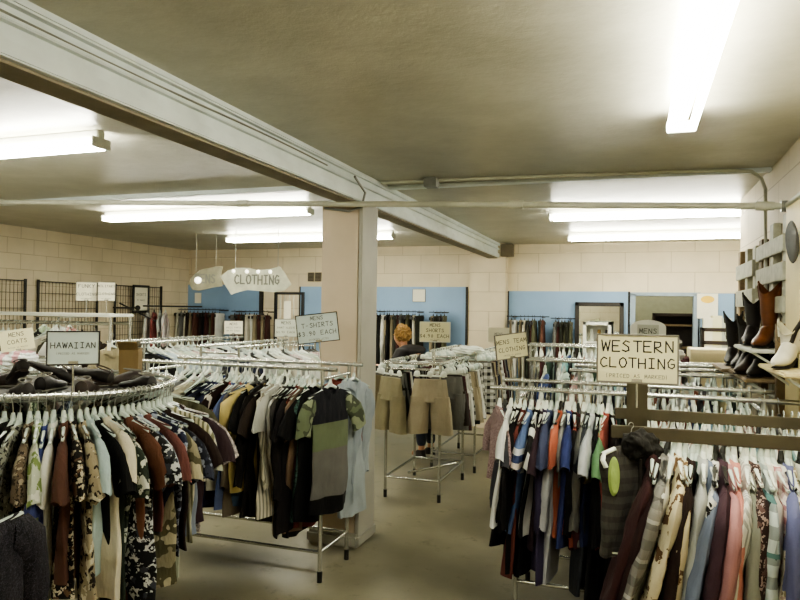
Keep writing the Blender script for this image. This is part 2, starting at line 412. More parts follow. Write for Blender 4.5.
def gmesh(kind, key, var):
    k = (kind, key, var)
    if k in GC: return GC[k]
    SHARP[0] = 75 if kind in ('torso', 'sleeveS', 'sleeveL', 'whole', 'vest', 'tank', 'shorts', 'trouser', 'waist', 'legL', 'legR') else 38
    rnd = random.Random(sum(map(ord, kind+str(key)))*31+var)
    bm = BM()
    if kind == 'torso': body_bm(bm, rnd, key, T=.026, neck=.03)
    elif kind == 'tank': body_bm(bm, rnd, key, W=.19, neck=.1)
    elif kind == 'vest': body_bm(bm, rnd, key, W=.235, T=.06, neck=.03)
    elif kind == 'sleeveS': sleeve_bm(bm, rnd, -1 if key == 'L' else 1, False)
    elif kind == 'sleeveL': sleeve_bm(bm, rnd, -1 if key == 'L' else 1, True)
    elif kind == 'collar': collar_bm(bm, rnd, key)
    elif kind == 'buttons': placket_bm(bm, key, .024)
    elif kind == 'whole':            # far copies: torso and sleeves of one shirt in one mesh
        body_bm(bm, rnd, key[0], T=.026, rows=7, n=20, neck=.03)
        sleeve_bm(bm, rnd, -1, key[1], n=8); sleeve_bm(bm, rnd, 1, key[1], n=8)
    elif kind == 'hanger': hanger_bm(bm)
    elif kind == 'hook': hook_bm(bm)
    elif kind == 'hangerall': hanger_bm(bm, fat=.0095); hook_bm(bm, 5)
    elif kind == 'cliphanger':
        tube(bm, [(-.17, 0, -.085), (.17, 0, -.085)], .006, 6); tube(bm, [(0, 0, -.09), (0, 0, -.03)], .012, 8, rr=[.02, .006])
        for s in (-1, 1): box(bm, s*.15-.016, s*.15+.016, -.011, .011, -.125, -.078, .003)
        hook_bm(bm)
    elif kind == 'clipball':
        for s in (-.12, 0, .12):
            r = bmesh.ops.create_uvsphere(bm, u_segments=10, v_segments=6, radius=.03)
            for v in r['verts']: v.co = Vector((v.co.x+s, v.co.y*.5, v.co.z-.07))
        tube(bm, [(-.15, 0, -.085), (.15, 0, -.085)], .008, 6); hook_bm(bm)
    elif kind in ('waist', 'legL', 'legR', 'shorts', 'trouser'):
        shorts_bm(bm, rnd, kind, key)
    me = mesh(kind, bm); me.materials.append(None); GC[k] = me; SHARP[0] = 38
    return me
def shorts_bm(bm, rnd, kind, L):
    ph = rnd.uniform(0, 6)
    if kind in ('waist', 'shorts'):
        rings = []
        for j in range(6):
            v = j/5; rings.append(((0, 0, -.115-.2*v), (1, 0, 0), (0, 1, 0), .145+.03*v, .022+.035*v))
        loft(bm, rings, 28, True, True, lambda j, t, p: p+Vector((0, .006*math.sin(8*t+ph)*j/3, 0)))
    for nm, s in (('legL', -1), ('legR', 1)):
        if kind in (nm, 'shorts'):
            rings = []
            for j in range(8):
                v = j/7; rings.append(((s*(.088+.028*v), 0, -.27-(L-.155)*v), (1, 0, s*-.05*v), (0, 1, 0), .088+.012*v, .054+.008*v))
            loft(bm, rings, 20, True, False, lambda j, t, p: p+Vector((.004*math.sin(5*t+j+ph), .007*math.sin(4*t+ph+j*.5), 0)))
    if kind == 'trouser':
        rings = []
        for j in range(10):
            v = j/9; rings.append(((0, 0, -.06-L*v), (1, 0, 0), (0, 1, 0), .13+.02*math.sin(v*3+ph), .03+.008*math.sin(v*9+ph)))
        loft(bm, rings, 14, True, True, lambda j, t, p: p+Vector((0, .006*math.sin(3*t+j*.6+ph), 0)))

USED = {}
GN = [0]
def garment(kind, label, spec, loc, rz, group, L=.68, far=False, hang='white', tilt=0):
    """kind: tee, camp (short sleeves, collar), long, longtee, tank, shorts, trousers"""
    GN[0] += 1; var = GN[0] % 6; rnd = random.Random(GN[0]*7)
    m = cloth(spec)
    if hang == 'white': hang = ('white', 'white', 'clear', 'white', 'clear', 'clear', 'dark')[rnd.randrange(7)]
    hm = {'white': M['hang'], 'clear': M['hangclear'], 'dark': M['hangdk']}[hang]
    name, cat = {'tee': ('short_sleeved_tee', 'shirt'), 'camp': ('short_sleeved_shirt', 'shirt'), 'long': ('long_sleeved_shirt', 'shirt'),
                 'longtee': ('long_sleeved_tee', 'shirt'), 'tank': ('sleeveless_top', 'shirt'), 'shorts': ('pair_of_shorts', 'shorts'),
                 'trousers': ('pair_of_trousers', 'trousers'), 'coat': ('coat', 'coat')}[kind]
    assert 4 <= len(label.split()) <= 16, label
    Lq = round(L/.06)*.06
    if kind in ('shorts', 'trousers') and far:
        me = gmesh('shorts' if kind == 'shorts' else 'trouser', Lq, var)
        o = inst(name, me, m, None, loc, (0, 0, rz)); tag(o, label, cat, group)
        inst('hanger', gmesh('clipball' if kind == 'shorts' else 'cliphanger', 0, 0), hm, o)
        return o
    if far:
        me = gmesh('whole', (Lq, kind in ('long', 'longtee', 'coat')), var)
        o = inst(name, me, m, None, loc, (tilt, 0, rz)); tag(o, label, cat, group)
        inst('hanger', gmesh('hangerall', 0, 0), hm, o)
        return o
    t = thing(name, label, cat, loc, rz, group); t.rotation_euler = (tilt, 0, rz)
    if kind == 'shorts':
        inst('waistband', gmesh('waist', Lq, var), m, t)
        inst('leg', gmesh('legL', Lq, var), m, t); inst('leg', gmesh('legR', Lq, var), m, t)
        inst('hanger', gmesh('clipball', 0, 0), M['hang'], t); return t
    inst('torso', gmesh('tank' if kind == 'tank' else 'torso', Lq, var), m, t)
    if kind != 'tank':
        k = 'sleeveL' if kind in ('long', 'longtee', 'coat') else 'sleeveS'
        for s in 'LR': inst('sleeve', gmesh(k, s, rnd.randrange(7)), m, t)
    if kind != 'tank': inst('collar', gmesh('collar', kind in ('camp', 'long', 'coat'), 0), m, t)
    if kind in ('camp', 'long'): inst('placket', gmesh('buttons', Lq, 0), m, t)
    h = inst('hanger', gmesh('hanger', 0, 0), hm, t); inst('hook', gmesh('hook', 0, 0), M['wire'], h)
    return t

ORD = 'first second third fourth fifth sixth seventh eighth ninth tenth eleventh twelfth thirteenth fourteenth fifteenth sixteenth seventeenth eighteenth nineteenth twentieth'.split()
def ordn(i):
    if i < 20: return ORD[i]
    d = (i+1)//10; r = (i+1) % 10; T = {2: 'twenty', 3: 'thirty', 4: 'forty', 5: 'fifty', 6: 'sixty'}[d]
    return T+'-'+ORD[r-1] if r else {3: 'thirtieth', 4: 'fortieth', 5: 'fiftieth', 6: 'sixtieth'}[d]
NOUN = {'tee': 'tee', 'camp': 'short-sleeved shirt', 'long': 'long-sleeved shirt', 'longtee': 'long-sleeved tee', 'tank': 'sleeveless top', 'shorts': 'shorts', 'trousers': 'trousers', 'coat': 'coat'}
def hang_row(items, pts, where, endword, group, far=False, hang='white', jy=.12, seed=1, fan=(0, 0)):
    """items: (colour words, kind, cloth spec, length); pts: (loc, rotz)"""
    rnd = random.Random(seed); cnt = {}
    for it in items: cnt[(it[0], it[1])] = cnt.get((it[0], it[1]), 0)+1
    N = len(items)
    for i, (it, (p, rz)) in enumerate(zip(items, pts)):
        desc, kind, spec, L = it[:4]
        lab = f"{desc} {NOUN[kind]}"
        if cnt[(desc, kind)] > 1 or far:
            e = endword[0] if i < N/2 or len(endword) < 2 else endword[1]; q = i if e == endword[0] else N-1-i
            lab += f", {ordn(q)} from {e.replace('the ', '').replace('its ', '')}, {where.replace('the ', '', 1)}"
        else: lab += f" hanging on {where}"
        if not 4 <= len(lab.split()) <= 16: print('LONGLABEL', lab); lab = ' '.join(lab.split()[:16])
        if lab in USED: print('DUPLABEL', lab)
        USED[lab] = 1
        o = garment(kind, lab, spec, p, rz+rnd.gauss(0, jy*.5), group, L, far, it[4] if len(it) > 4 else hang, tilt=rnd.gauss(0, .03)+fan[0]+(fan[1]-fan[0])*i/max(1, N-1))
        o.rotation_euler[1] = rnd.gauss(0, .03); o.scale = (rnd.uniform(.9, 1.06), 1, rnd.uniform(.93, 1.06))
# ================================================================ BUILD
setup_mats()
WX = -7.5; RX = .87; BY = 10.2; CZ = 2.75; RX2 = 2.3
# ---- camera
cd = bpy.data.cameras.new('camera'); cam = bpy.data.objects.new('camera', cd); C.objects.link(cam)
cd.sensor_width = 36; cd.lens = F/800*36; cd.clip_start = .05
fw = ray(400, 300).normalized(); rt = (ray(401, 300)-ray(400, 300)).normalized(); up = (ray(400, 299)-ray(400, 300)).normalized()
cam.matrix_world = Matrix(((rt.x, up.x, -fw.x, 0), (rt.y, up.y, -fw.y, 0), (rt.z, up.z, -fw.z, H), (0, 0, 0, 1)))
bpy.context.scene.camera = cam

# ---- shell
b = BM(); box(b, WX-.1, 4, -2.6, 13.2, -.1, 0); struct('floor', b, M['floor'])
b = BM(); box(b, WX-.1, 4, -2.6, 13.2, CZ, CZ+.1); struct('ceiling', b, M['ceil'])
b = BM(); box(b, WX-.15, WX, -2.6, BY, 0, CZ); struct('wall_left', b, M['wallL'])
b = BM(); box(b, RX, RX+.15, -2.6, 6.45, 0, CZ); box(b, RX, RX2, 6.45, 6.6, 0, CZ); box(b, RX2, RX2+.15, 6.6, BY, 0, CZ); struct('wall_right', b, M['wall'])
b = BM(); box(b, WX, RX, -2.75, -2.6, 0, CZ); struct('wall_front', b, M['wall'])
dl = ay(631, 295, BY).x; dr = ay(696, 295, BY).x; dz = ay(660, 296, BY).z
b = BM(); box(b, WX, dl, BY, BY+.15, 0, CZ); box(b, dl, dr, BY, BY+.15, dz, CZ); box(b, dr, RX2+.15, BY, BY+.15, 0, CZ)
struct('wall_back', b, M['wall'])
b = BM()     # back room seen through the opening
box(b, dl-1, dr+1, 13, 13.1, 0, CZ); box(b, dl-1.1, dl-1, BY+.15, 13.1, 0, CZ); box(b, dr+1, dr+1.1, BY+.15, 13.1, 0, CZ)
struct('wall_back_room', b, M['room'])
b = BM()
for x in (dl, dr+.0): box(b, x-.03, x+.06, BY-.03, BY+.16, 0, dz+.03, .004)
box(b, dl-.03, dr+.06, BY-.03, BY+.16, dz, dz+.05, .004); struct('door_1', b, M['bluetrim'])
# pilaster on the back wall under the beam
b = BM(); xa = ay(470, 260, BY-.2).x; xb = ay(506, 260, BY-.2).x
box(b, xa, xb, BY-.22, BY, 0, CZ-.0, .01); struct('wall_pilaster', b, M['wall'])
# blue panels
def panel(n, px0, px1, ztop, Y=BY):
    x0 = ay(px0, 300, Y).x; x1 = ay(px1, 300, Y).x
    b = BM(); box(b, x0, x1, Y-.02, Y, 0, ztop, .003); box(b, x1-.03, x1, Y-.028, Y-.02, 0, ztop); struct(f'trim_{n}', b, M['blue'])
    b = BM(); box(b, x0, x0+.02, Y-.03, Y-.021, 0, ztop); box(b, x1, x1+.03, Y-.03, Y, 0, ztop); struct(f'trim_{n+10}', b, M['dark'])
panel(1, 171, 262, 2.14); panel(2, 300, 466, 2.11); panel(3, 508, 628, 2.05); panel(4, 698, 734, 2.03)
# beam with flanges
b = BM()
box(b, -2.07, -1.925, -2.6, BY, 2.555, CZ); box(b, -2.07, -1.90, -2.6, BY, 2.54, 2.60, .006)
box(b, -2.07, -1.895, -2.6, BY, 2.655, 2.672, .004); box(b, -2.07, -1.89, -2.6, BY, 2.715, CZ, .008)
struct('trim_20', b, M['beam'])
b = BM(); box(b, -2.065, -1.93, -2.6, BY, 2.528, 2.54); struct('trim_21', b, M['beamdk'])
b = BM()      # dark bracket where the beam meets the wall
box(b, -1.88, -1.70, BY-.25, BY-.1, 2.55, 2.74, .01); struct('trim_22', b, M['vent'])
# column
b = BM(); box(b, -2.235, -1.925, 4.64, 4.94, 0, 2.54, .012); struct('trim_23', b, M['column'])
b = BM(); box(b, -1.928, -1.90, 4.63, 4.95, .0, 2.54, .006); struct('trim_24', b, M['colshade'])  # thin slab over the right face, its shade painted as grey
b = BM(); box(b, -2.31, -1.89, 4.6, 4.98, 0, .1, .02); struct('trim_25', b, M['colshade'])
# dark board edge on the left back wall
x0 = ay(262, 300, BY).x
b = BM(); box(b, x0-.03, x0+.03, BY-.05, BY, 0, ay(262, 287, BY).z, .004); struct('trim_26', b, M['dark'])

# ---- pipes and conduits
P0, P1 = Vector((-7.2, 4.52, 2.73)), Vector((RX-.02, 4.55, 2.395))
t = thing('sprinkler_pipe', 'long painted sprinkler pipe crossing the room below the ceiling, sloping down rightward', 'pipe', P0)
b = BM(); tube(b, [(0, 0, 0), P1-P0], .021, 12); fin('pipe', b, M['pipe'], t)
for f in (.23, .54, .80, .985):
    b = BM(); p = (P1-P0)*f; d = (P1-P0).normalized(); tube(b, [p-d*.05, p+d*.05], .028, 12); fin('coupling', b, M['pipe'], t)
for f in (.12,):
    b = BM(); p = (P1-P0)*f; tube(b, [p, p+Vector((0, 0, CZ-P0.z-p.z))], .006, 6); fin('hanger_rod', b, M['wire'], t)
t = thing('wall_pipe', 'painted pipe running along the right wall from the sprinkler pipe end', 'pipe', P1)
b = BM(); tube(b, [(-.0, -.03, 0), (-.02, -1.6, .02)], .02, 10); fin('pipe', b, M['pipe'], t)
b = BM(); tube(b, [(-.035, 0, 0), (.0, 0, 0)], .034, 12); fin('coupling', b, M['conduit'], t)
t = thing('ceiling_conduit', 'thin conduit along the ceiling from the column, bending down the right wall', 'conduit', (0, 0, 0))
b = BM(); tube(b, [(-1.88, 4.95, CZ-.014), (-.5, 5.02, CZ-.014), (.60, 5.1, CZ-.02), (.74, 5.12, CZ-.03), (.80, 5.12, CZ-.08), (.825, 5.12, CZ-.16), (.83, 5.12, 1.9)], .012, 8); fin('tube', b, M['pipe'], t)
b = BM(); box(b, -1.52, -1.42, 4.9, 5.0, CZ-.07, CZ, .006); fin('junction_box', b, M['conduit'], t)
b = BM(); box(b, -1.9, RX, 5.15, 5.21, CZ-.03, CZ, .006); struct('trim_27', b, M['beam'])
b = BM(); box(b, WX, -2.07, 4.95, 5.03, CZ-.035, CZ, .006); struct('trim_28', b, M['beam'])
t = thing('beam_cable', 'thin sagging cable fixed along the side of the pale beam', 'cable', (0, 0, 0))
b = BM(); tube(b, [(-1.918, y, 2.69+.008*math.sin(y*2.3)) for y in [-.5+.35*k for k in range(14)]], .005, 6); fin('cable', b, M['conduit'], t)
b = BM(); tube(b, [(-2.2, 4.61, 2.5), (-2.0, 4.61, 2.47), (-1.9, 4.61, 2.50), (-1.87, 4.6, 2.6), (-1.87, 4.4, 2.68)], .009, 8)
o = fin('conduit_bend', b, M['conduit']); tag(o, 'short bent conduit at the top of the beige column', 'conduit')

# ---- fluorescent fixtures
def fixture(x, y, rz, label, L=2.42, caps=True):
    t = thing('fluorescent_light', label, 'ceiling light', (x, y, CZ), rz, 'fluorescent tube lights on the ceiling')
    b = BM(); box(b, 0, L, -.03, .03, -.05, 0, .006); fin('housing', b, M['whitemetal'], t)
    for s in (-1, 1):
        b = BM(); tube(b, [(.03, s*.05, -.085), (L-.03, s*.05, -.085)], .019, 12); fin('tube', b, M['tube'], t)
    for e in (0, L):
        b = BM(); box(b, e-.008, e+.008, -.07, .07, -.105, -.045, .004); fin('end_socket', b, M['whitemetal'], t)
fixture(-5.31, 3.1, 0, 'fluorescent tube light nearest on the left, its end cap showing')
fixture(-5.35, 5.83, 0, 'long fluorescent tube light in the middle of the left ceiling bay')
fixture(-5.32, 8.1, 0, 'fluorescent tube light farthest back on the left, partly behind the column')
fixture(.21, 1.2, R(90), 'fluorescent tube light on the right pointing towards the viewer')
fixture(-.80, 6.8, 0, 'bright fluorescent tube light in the right bay, nearer of two crosswise')
fixture(-.80, 8.8, 0, 'bright fluorescent tube light in the right bay, nearest the back wall')

fixture(-3.4, -1.2, 0, 'added fluorescent tube light, out of view behind the viewer, brightening the room')  # unseen fixture added to light the near part of the room
fixture(-.2, 11.6, 0, 'added fluorescent tube light, unseen, brightening the back room', L=1.2)  # unseen fixture added so the doorway does not go black
# ---- vent
p = ay(315, 277, BY)
t = thing('wall_vent', 'brown grey double vent grille high on the back wall left of the column', 'vent', (p.x, BY-.03, p.z))
for s in (-1, 1):
    b = BM(); box(b, s*.065-.055, s*.065+.055, 0, .03, -.075, .075, .004); f = fin('grille', b, M['vent'], t, False)
    b = BM()
    for k in range(6): box(b, s*.065-.045, s*.065+.045, -.004, 0, -.06+k*.022, -.05+k*.022)
    fin('slots', b, M['ventdk'], f, False)

# ---- racks
def pole(bm, a, b_, r=.0135): tube(bm, [a, b_], r, 10)
def rack(label, x0, x1, ya, yb, z, axis='x', group='chrome double-rail garment racks', over=.07, foot=True, base=True):
    """rails along `axis`; ya/yb are the two rail offsets on the other axis"""
    t = thing('garment_rack', label, 'rack', (0, 0, 0), 0, group)
    q = (lambda a, c, z_: Vector((a, c, z_))) if axis == 'x' else (lambda a, c, z_: Vector((c, a, z_)))
    o = q((x0+x1)/2, (ya+yb)/2, 0); t.location = o
    g = lambda a, c, z_: q(a, c, z_)-o
    for y in (ya, yb):
        b = BM(); pole(b, g(x0, y, z), g(x1+(.03 if z == TZ else 0), y, z), .014); fin('rail', b, M['chrome'], t)
        if base:
            b = BM(); pole(b, g(x0+over, y, .19), g(x1-over, y, .19), .011); fin('base_bar', b, M['chrome'], t)
    for x in (x0+over, x1-over):
        for y in (ya, yb):
            b = BM(); pole(b, g(x, y, .05), g(x, y, z)); l = fin('leg', b, M['chrome'], t)
            if foot: b = BM(); pole(b, g(x, y, 0), g(x, y, .07), .017); fin('foot', b, M['black'], l)
        b = BM(); pole(b, g(x, ya, .19), g(x, yb, .19), .011); fin('cross_bar', b, M['chrome'], t)
        b = BM(); pole(b, g(x, ya, z-.06), g(x, yb, z-.06), .011); fin('cross_bar', b, M['chrome'], t)
    return t

rng = random.Random(5)
def col(h, d=0.06):
    return h
PAL_T = [('navy', 's', '#1f2440'), ('black', 's', '#161616'), ('charcoal', 's', '#37373a'), ('white', 's', '#dfe0d6'), ('grey', 's', '#85878a'), ('maroon', 's', '#541f22'),
         ('royal blue', 's', '#2b4a8f'), ('red', 's', '#9c2b22'), ('tan', 's', '#a08a62'), ('olive', 's', '#565534'), ('light blue', 's', '#93b1c8'), ('forest green', 's', '#1f4030'),
         ('cream', 's', '#d3cba9'), ('teal', 's', '#2d6a6b'), ('rust orange', 's', '#a8502b'), ('brown', 's', '#3e2a1e'), ('pale yellow', 's', '#d6c878'), ('slate', 's', '#57616e')]
PAL_P = [('white', 's', '#e4e6dc'), ('pale blue', 's', '#b4cdd6'), ('pale pink', 's', '#d8aaa6'), ('mint', 's', '#b3d4c4'), ('cream', 's', '#ddd4b5'), ('aqua', 's', '#7ec4c6'), ('black', 's', '#1a1a1c'),
         ('grey plaid', 'plaid', '#b9bdb8', '#6d7378', '#e0e0d8'), ('pink plaid', 'plaid', '#d9b5ad', '#a8575a', '#efe6da'), ('maroon', 's', '#612a2b'), ('denim blue', 's', '#5d7896'), ('blue striped', 'stripe', '#c9d6dc', '#5f7fa8', 60.)]
def rand_items(pal, n, kinds, L0, L1, seed):
    r = random.Random(seed); out = []; last = None
    for i in range(n):
        c = r.choice(pal)
        while c == last: c = r.choice(pal)
        last = c; out.append((c[0], r.choice(kinds), tuple(c[1:]), r.uniform(L0, L1)))
    return out
def line_pts(a0, a1, n, other, z, axis='x', seed=0, rz=0):
    r = random.Random(seed); out = []
    for i in range(n):
        a = a0+(a1-a0)*(i+.5)/n+r.uniform(-.3, .3)*(a1-a0)/n
        out.append(((a, other, z), rz+R(90)) if axis == 'x' else ((other, a, z), rz))
    return out

# ---- round rack with patterned shirts
RC = Vector((-2.82, 2.72)); RR_ = .6; RZ = 1.35
t = thing('round_garment_rack', 'round chrome rack of patterned short-sleeved shirts in the left foreground', 'rack', (RC.x, RC.y, 0))
def ringtube(bm, r, z, q, n=64):
    vs = [(r*math.cos(2*math.pi*k/n), r*math.sin(2*math.pi*k/n), z) for k in range(n+1)]; tube(bm, vs, q, 8, False)
b = BM(); ringtube(b, RR_, RZ, .013); fin('rail', b, M['chrome'], t)
b = BM(); ringtube(b, RR_-.05, RZ-.02, .009); fin('upper_ring', b, M['chrome'], t)
b = BM(); loft(b, [((0, 0, RZ-.03), (1, 0, 0), (0, 1, 0), RR_-.055, RR_-.055), ((0, 0, RZ+.01-.03), (1, 0, 0), (0, 1, 0), RR_-.055, RR_-.055)], 48); fin('tray', b, M['dark'], t)
b = BM(); tube(b, [(0, 0, .02), (0, 0, RZ-.02)], .022, 12); fin('pole', b, M['chrome'], t)
for k in range(4):
    a = R(45+90*k); u = Vector((math.cos(a), math.sin(a), 0))
    b = BM(); tube(b, [u*0+Vector((0, 0, RZ-.035)), u*(RR_-.06)+Vector((0, 0, RZ-.035)), u*RR_+Vector((0, 0, RZ))], .01, 8); fin('spoke', b, M['chrome'], t)
    b = BM(); tube(b, [Vector((0, 0, .1)), u*.45+Vector((0, 0, .05)), u*.5+Vector((0, 0, .0))], .013, 8); fin('leg', b, M['chrome'], t)
HAW = [('white', 'camp', ('s', '#d9ddd0'), .6), ('pale grey', 'long', ('s', '#b9bcae'), .66), ('grey brown floral', 'camp', ('floral', '#8a8570', '#4a4434', '#b9b39a', 12), .72),
 ('cream shirt with olive leaves, a', 'camp', ('floral', '#d3cfb2', '#8c8a3f', '#b7b596', 9), .75), ('plain black', 'camp', ('s', '#14110f'), .8), ('brown black', 'camp', ('s', '#241a15'), .78),
 ('grey and black floral', 'camp', ('floral', '#8f9484', '#2c2c28', '#c2c4b2', 16), .6), ('brown and tan leaf print', 'camp', ('floral', '#6f5c42', '#32281d', '#a8987a', 15), .84),
 ('lime and white tropical print', 'camp', ('floral', '#c3cfb2', '#7c9a34', '#e0e4d0', 8), .66), ('royal blue', 'camp', ('s', '#3a4a93'), .72), ('plain white', 'camp', ('s', '#dfe0d4'), .78),
 ('rust brown', 'camp', ('s', '#5a3322'), .6), ('black and cream tiki print', 'camp', ('floral', '#1d1813', '#cfc19a', '#6c4a2a', 12), .72), ('tan and black palm print', 'camp', ('floral', '#a3946c', '#2a221a', '#d2c8a2', 11), .78),
 ('pale aqua', 'camp', ('s', '#a7c4c4'), .66), ('black trimmed in aqua', 'camp', ('s', '#131313'), .72), ('cream', 'camp', ('s', '#d5cbaa'), .78), ('dark bottle green', 'camp', ('s', '#28352a'), .84),
 ('white floral on green', 'camp', ('floral', '#2e3c2e', '#d8dccb', '#5e6b4e', 10), .6), ('rusty orange', 'camp', ('s', '#7a4526'), .78), ('black and white flower print', 'camp', ('floral', '#191a1e', '#cfd4d0', '#3a3f4a', 13), .84),
 ('light blue hibiscus print', 'camp', ('floral', '#9fb6cf', '#e4e8ea', '#232f55', 8), .72), ('faded red', 'camp', ('s', '#733a30'), .48), ('navy and pale blue flower print', 'camp', ('floral', '#1f2745', '#9fb2cc', '#d4d9de', 8), .66),
 ('tan and olive camouflage', 'camp', ('camo', '#8e8660', '#55512f', '#b5ab82'), .72), ('navy leaf print', 'camp', ('floral', '#1b1e2c', '#7d869c', '#31374e', 12), .6), ('dark chocolate', 'camp', ('s', '#2c1a14'), .66),
 ('pale sage green', 'camp', ('s', '#a9b39a'), .78), ('cream and olive striped', 'camp', ('stripe', '#c9c59f', '#77774a', 40., 'X'), .66), ('dusty blue', 'camp', ('s', '#7b8aa3'), .6), ('dark plum', 'camp', ('s', '#38222b'), .54), ('pink and grey small flower print', 'camp', ('floral', '#b5a7a2', '#7c7376', '#d8cfc8', 24), .6)]
th0 = math.atan2(-RC.y, -RC.x); pts = []
N = len(HAW); angs = [th0-R(31)+R(98)*(i+.5)/N for i in range(N)]
for a in angs: pts.append(((RC.x+RR_*math.cos(a), RC.y+RR_*math.sin(a), RZ), a))
hang_row(HAW, pts, 'the round rack', ['the left', 'the right'], 'patterned shirts on the round rack', hang='clear', jy=.1, seed=3)
PALH = [('tan floral', 'floral', '#a3946c', '#4a3f2a', '#d2c8a2', 12), ('blue floral', 'floral', '#5d7896', '#c3d0dc', '#2c3c5a', 12), ('black', 's', '#171616'), ('olive', 's', '#565534'), ('cream', 's', '#d3cba9'), ('green floral', 'floral', '#4a6a44', '#c3cfa2', '#203020', 12), ('brown', 's', '#4a3222'), ('white', 's', '#dcdcd0')]
nb = 28; its = rand_items(PALH, nb, ['camp'], .6, .8, 8); pts = []
for i in range(nb):
    a = angs[-1]+R(34)+(2*math.pi-R(144))*(i+.3)/nb; pts.append(((RC.x+RR_*math.cos(a), RC.y+RR_*math.sin(a), RZ), a))
hang_row(its, pts, 'the far side of the round rack', ['its right', 'its left'], 'shirts round the back of the round rack', far=True, hang='clear', jy=.1, seed=4)

# ---- T-shirt rack
TZ = 1.36; TA, TB = 3.97, 4.40
rack('chrome double-rail rack of tees, its end legs standing before the beige column', -3.32, -1.82, TA, TB, TZ)
TS = [('black', 'tee', ('s', '#15161c'), .72), ('dark navy', 'tee', ('s', '#1b2038'), .72), ('deep navy', 'longtee', ('s', '#22284a'), .66), ('navy', 'tee', ('s', '#283057'), .72), ('cream white', 'longtee', ('s', '#d6d2bd'), .66),
 ('dark brown', 'tee', ('s', '#2e1a15'), .72), ('brick red', 'tee', ('s', '#8e3029'), .66), ('steel blue', 'tee', ('s', '#4a5f97'), .72), ('mid grey', 'tee', ('s', '#84857e'), .72), ('rust red', 'tee', ('s', '#8a3c2a'), .66), ('taupe', 'longtee', ('s', '#6a5c48'), .78),
 ('denim blue', 'tee', ('s', '#3a5674'), .78), ('jet black', 'tee', ('s', '#121110'), .78), ('bright yellow', 'tee', ('s', '#d8bf4e'), .6), ('black', 'longtee', ('s', '#1b1613'), .78), ('chocolate', 'tee', ('s', '#33261e'), .78), ('cream striped', 'longtee', ('stripe', '#cfc9b0', '#8b8a7c', 60.), .78),
 ('sand', 'longtee', ('s', '#a3946f'), .84), ('pale grey', 'tee', ('s', '#babcb2'), .6), ('white', 'longtee', ('s', '#dcdcd0'), .6), ('dark grey', 'tee', ('s', '#3f3b37'), .84), ('soft black', 'longtee', ('s', '#191516'), .84), ('black', 'tee', ('s', '#181214'), .78),
 ('dark red', 'tee', ('s', '#6e241c'), .84), ('tan brown', 'tee', ('s', '#775c42'), .84), ('teal patterned', 'tee', ('floral', '#24483f', '#3f7062', '#1b2f2c', 30), .78)]
hang_row(TS, line_pts(-2.74, -1.97, len(TS), TA, TZ, seed=2), 'the near rail of the tee rack', ['its left end', 'its right end'], 'tees on the near rail of the tee rack', jy=.16, seed=5)
g = garment('tee', 'black, camouflage green and grey colour-block tee at the near rail\'s right end', ('block', 0, '#1b1c26', .33, '#66754e', .50, '#6b6a64', .80, '#101010'), (-1.835, TA, TZ), R(74), 'tees on the near rail of the tee rack', .72)
for c in g.children:
    if c.name.startswith('sleeve'): c.material_slots[0].material = cloth(('camo', '#66754e', '#454f38', '#8c9a72')); c['label'] = 'green camouflage sleeve'
g = garment('tee', 'long black shirt hanging close behind the colour-block tee', ('s', '#0e0d0f'), (-1.95, TA+.01, TZ), R(84), 'tees on the near rail of the tee rack', .78)
yo = [x for x in bpy.data.objects if x.get('label', '').startswith('bright yellow')][0]; yo.location.y -= .06; yo.scale = (1.1, 1.3, 1); yo.rotation_euler = (.0, 0, R(72))
it = rand_items(PAL_T, 7, ['tee', 'longtee'], .6, .78, 212)
hang_row(it, line_pts(-3.25, -2.77, 7, TA, TZ, seed=26), 'the near tee rail behind the round rack', ['its left end'], 'tees on the near rail of the tee rack', far=True, jy=.15, seed=27)
TF = rand_items(PAL_T, 20, ['tee', 'longtee'], .6, .78, 12)
hang_row(TF, line_pts(-3.27, -2.15, 20, TB, TZ, seed=6), 'the rear rail of the tee rack', ['its left end', 'its right end'], 'tees on the rear rail of the tee rack', far=True, jy=.15, seed=7)
ENDT = [('pale blue hooded', 'longtee', ('s', '#9fc0d8'), .7), ('orange red', 'longtee', ('s', '#93341d'), .78), ('pale grey blue', 'long', ('s', '#a9b9c2'), .84), ('light steel blue', 'long', ('s', '#9aaab6'), .78)]
hang_row(ENDT, [((-2.04, TB, TZ), R(68)), ((-1.97, TB, TZ), R(62)), ((-1.90, TB, TZ), R(78)), ((-1.85, TB, TZ), R(80))], 'the rear rail end by the column', ['left'], 'shirts at the column end of the tee rack', jy=.02)

# ---- shorts rack
SZ = 1.26
rack('chrome rack of shorts standing on bare floor right of the beige column', 5.92, 6.95, -2.19, -1.67, SZ, axis='y', base=True)
b = BM(); pole(b, (0, 0, 0), (.52, 0, 0), .014); o = fin('face_out_rail', b, M['chrome']); o.location = (-2.19, 5.92, SZ-.0)
tag(o, 'short chrome rail across the near end of the shorts rack', 'rail')
b = BM(); pole(b, (-.02, 0, .02), (.3, .55, .02), .012); o = fin('loose_bar', b, M['chrome']); o.location = (-1.98, 6.1, .2); tag(o, 'dark slanting bar low between the legs of the shorts rack', 'bar')
garment('shorts', 'large khaki cargo shorts facing forward at the right of the shorts rack', ('s', '#aa9c78'), (-1.71, 5.80, 1.25), R(6), 'khaki shorts on the shorts rack', .48)
garment('shorts', 'olive khaki shorts facing forward, middle of the shorts rack near end', ('s', '#8a8057'), (-2.08, 5.80, 1.25), R(-32), 'khaki shorts on the shorts rack', .48)
garment('shorts', 'tan shorts hanging leftmost, half behind the beige column edge', ('s', '#847549'), (-2.36, 5.92, 1.25), R(20), 'khaki shorts on the shorts rack', .48)
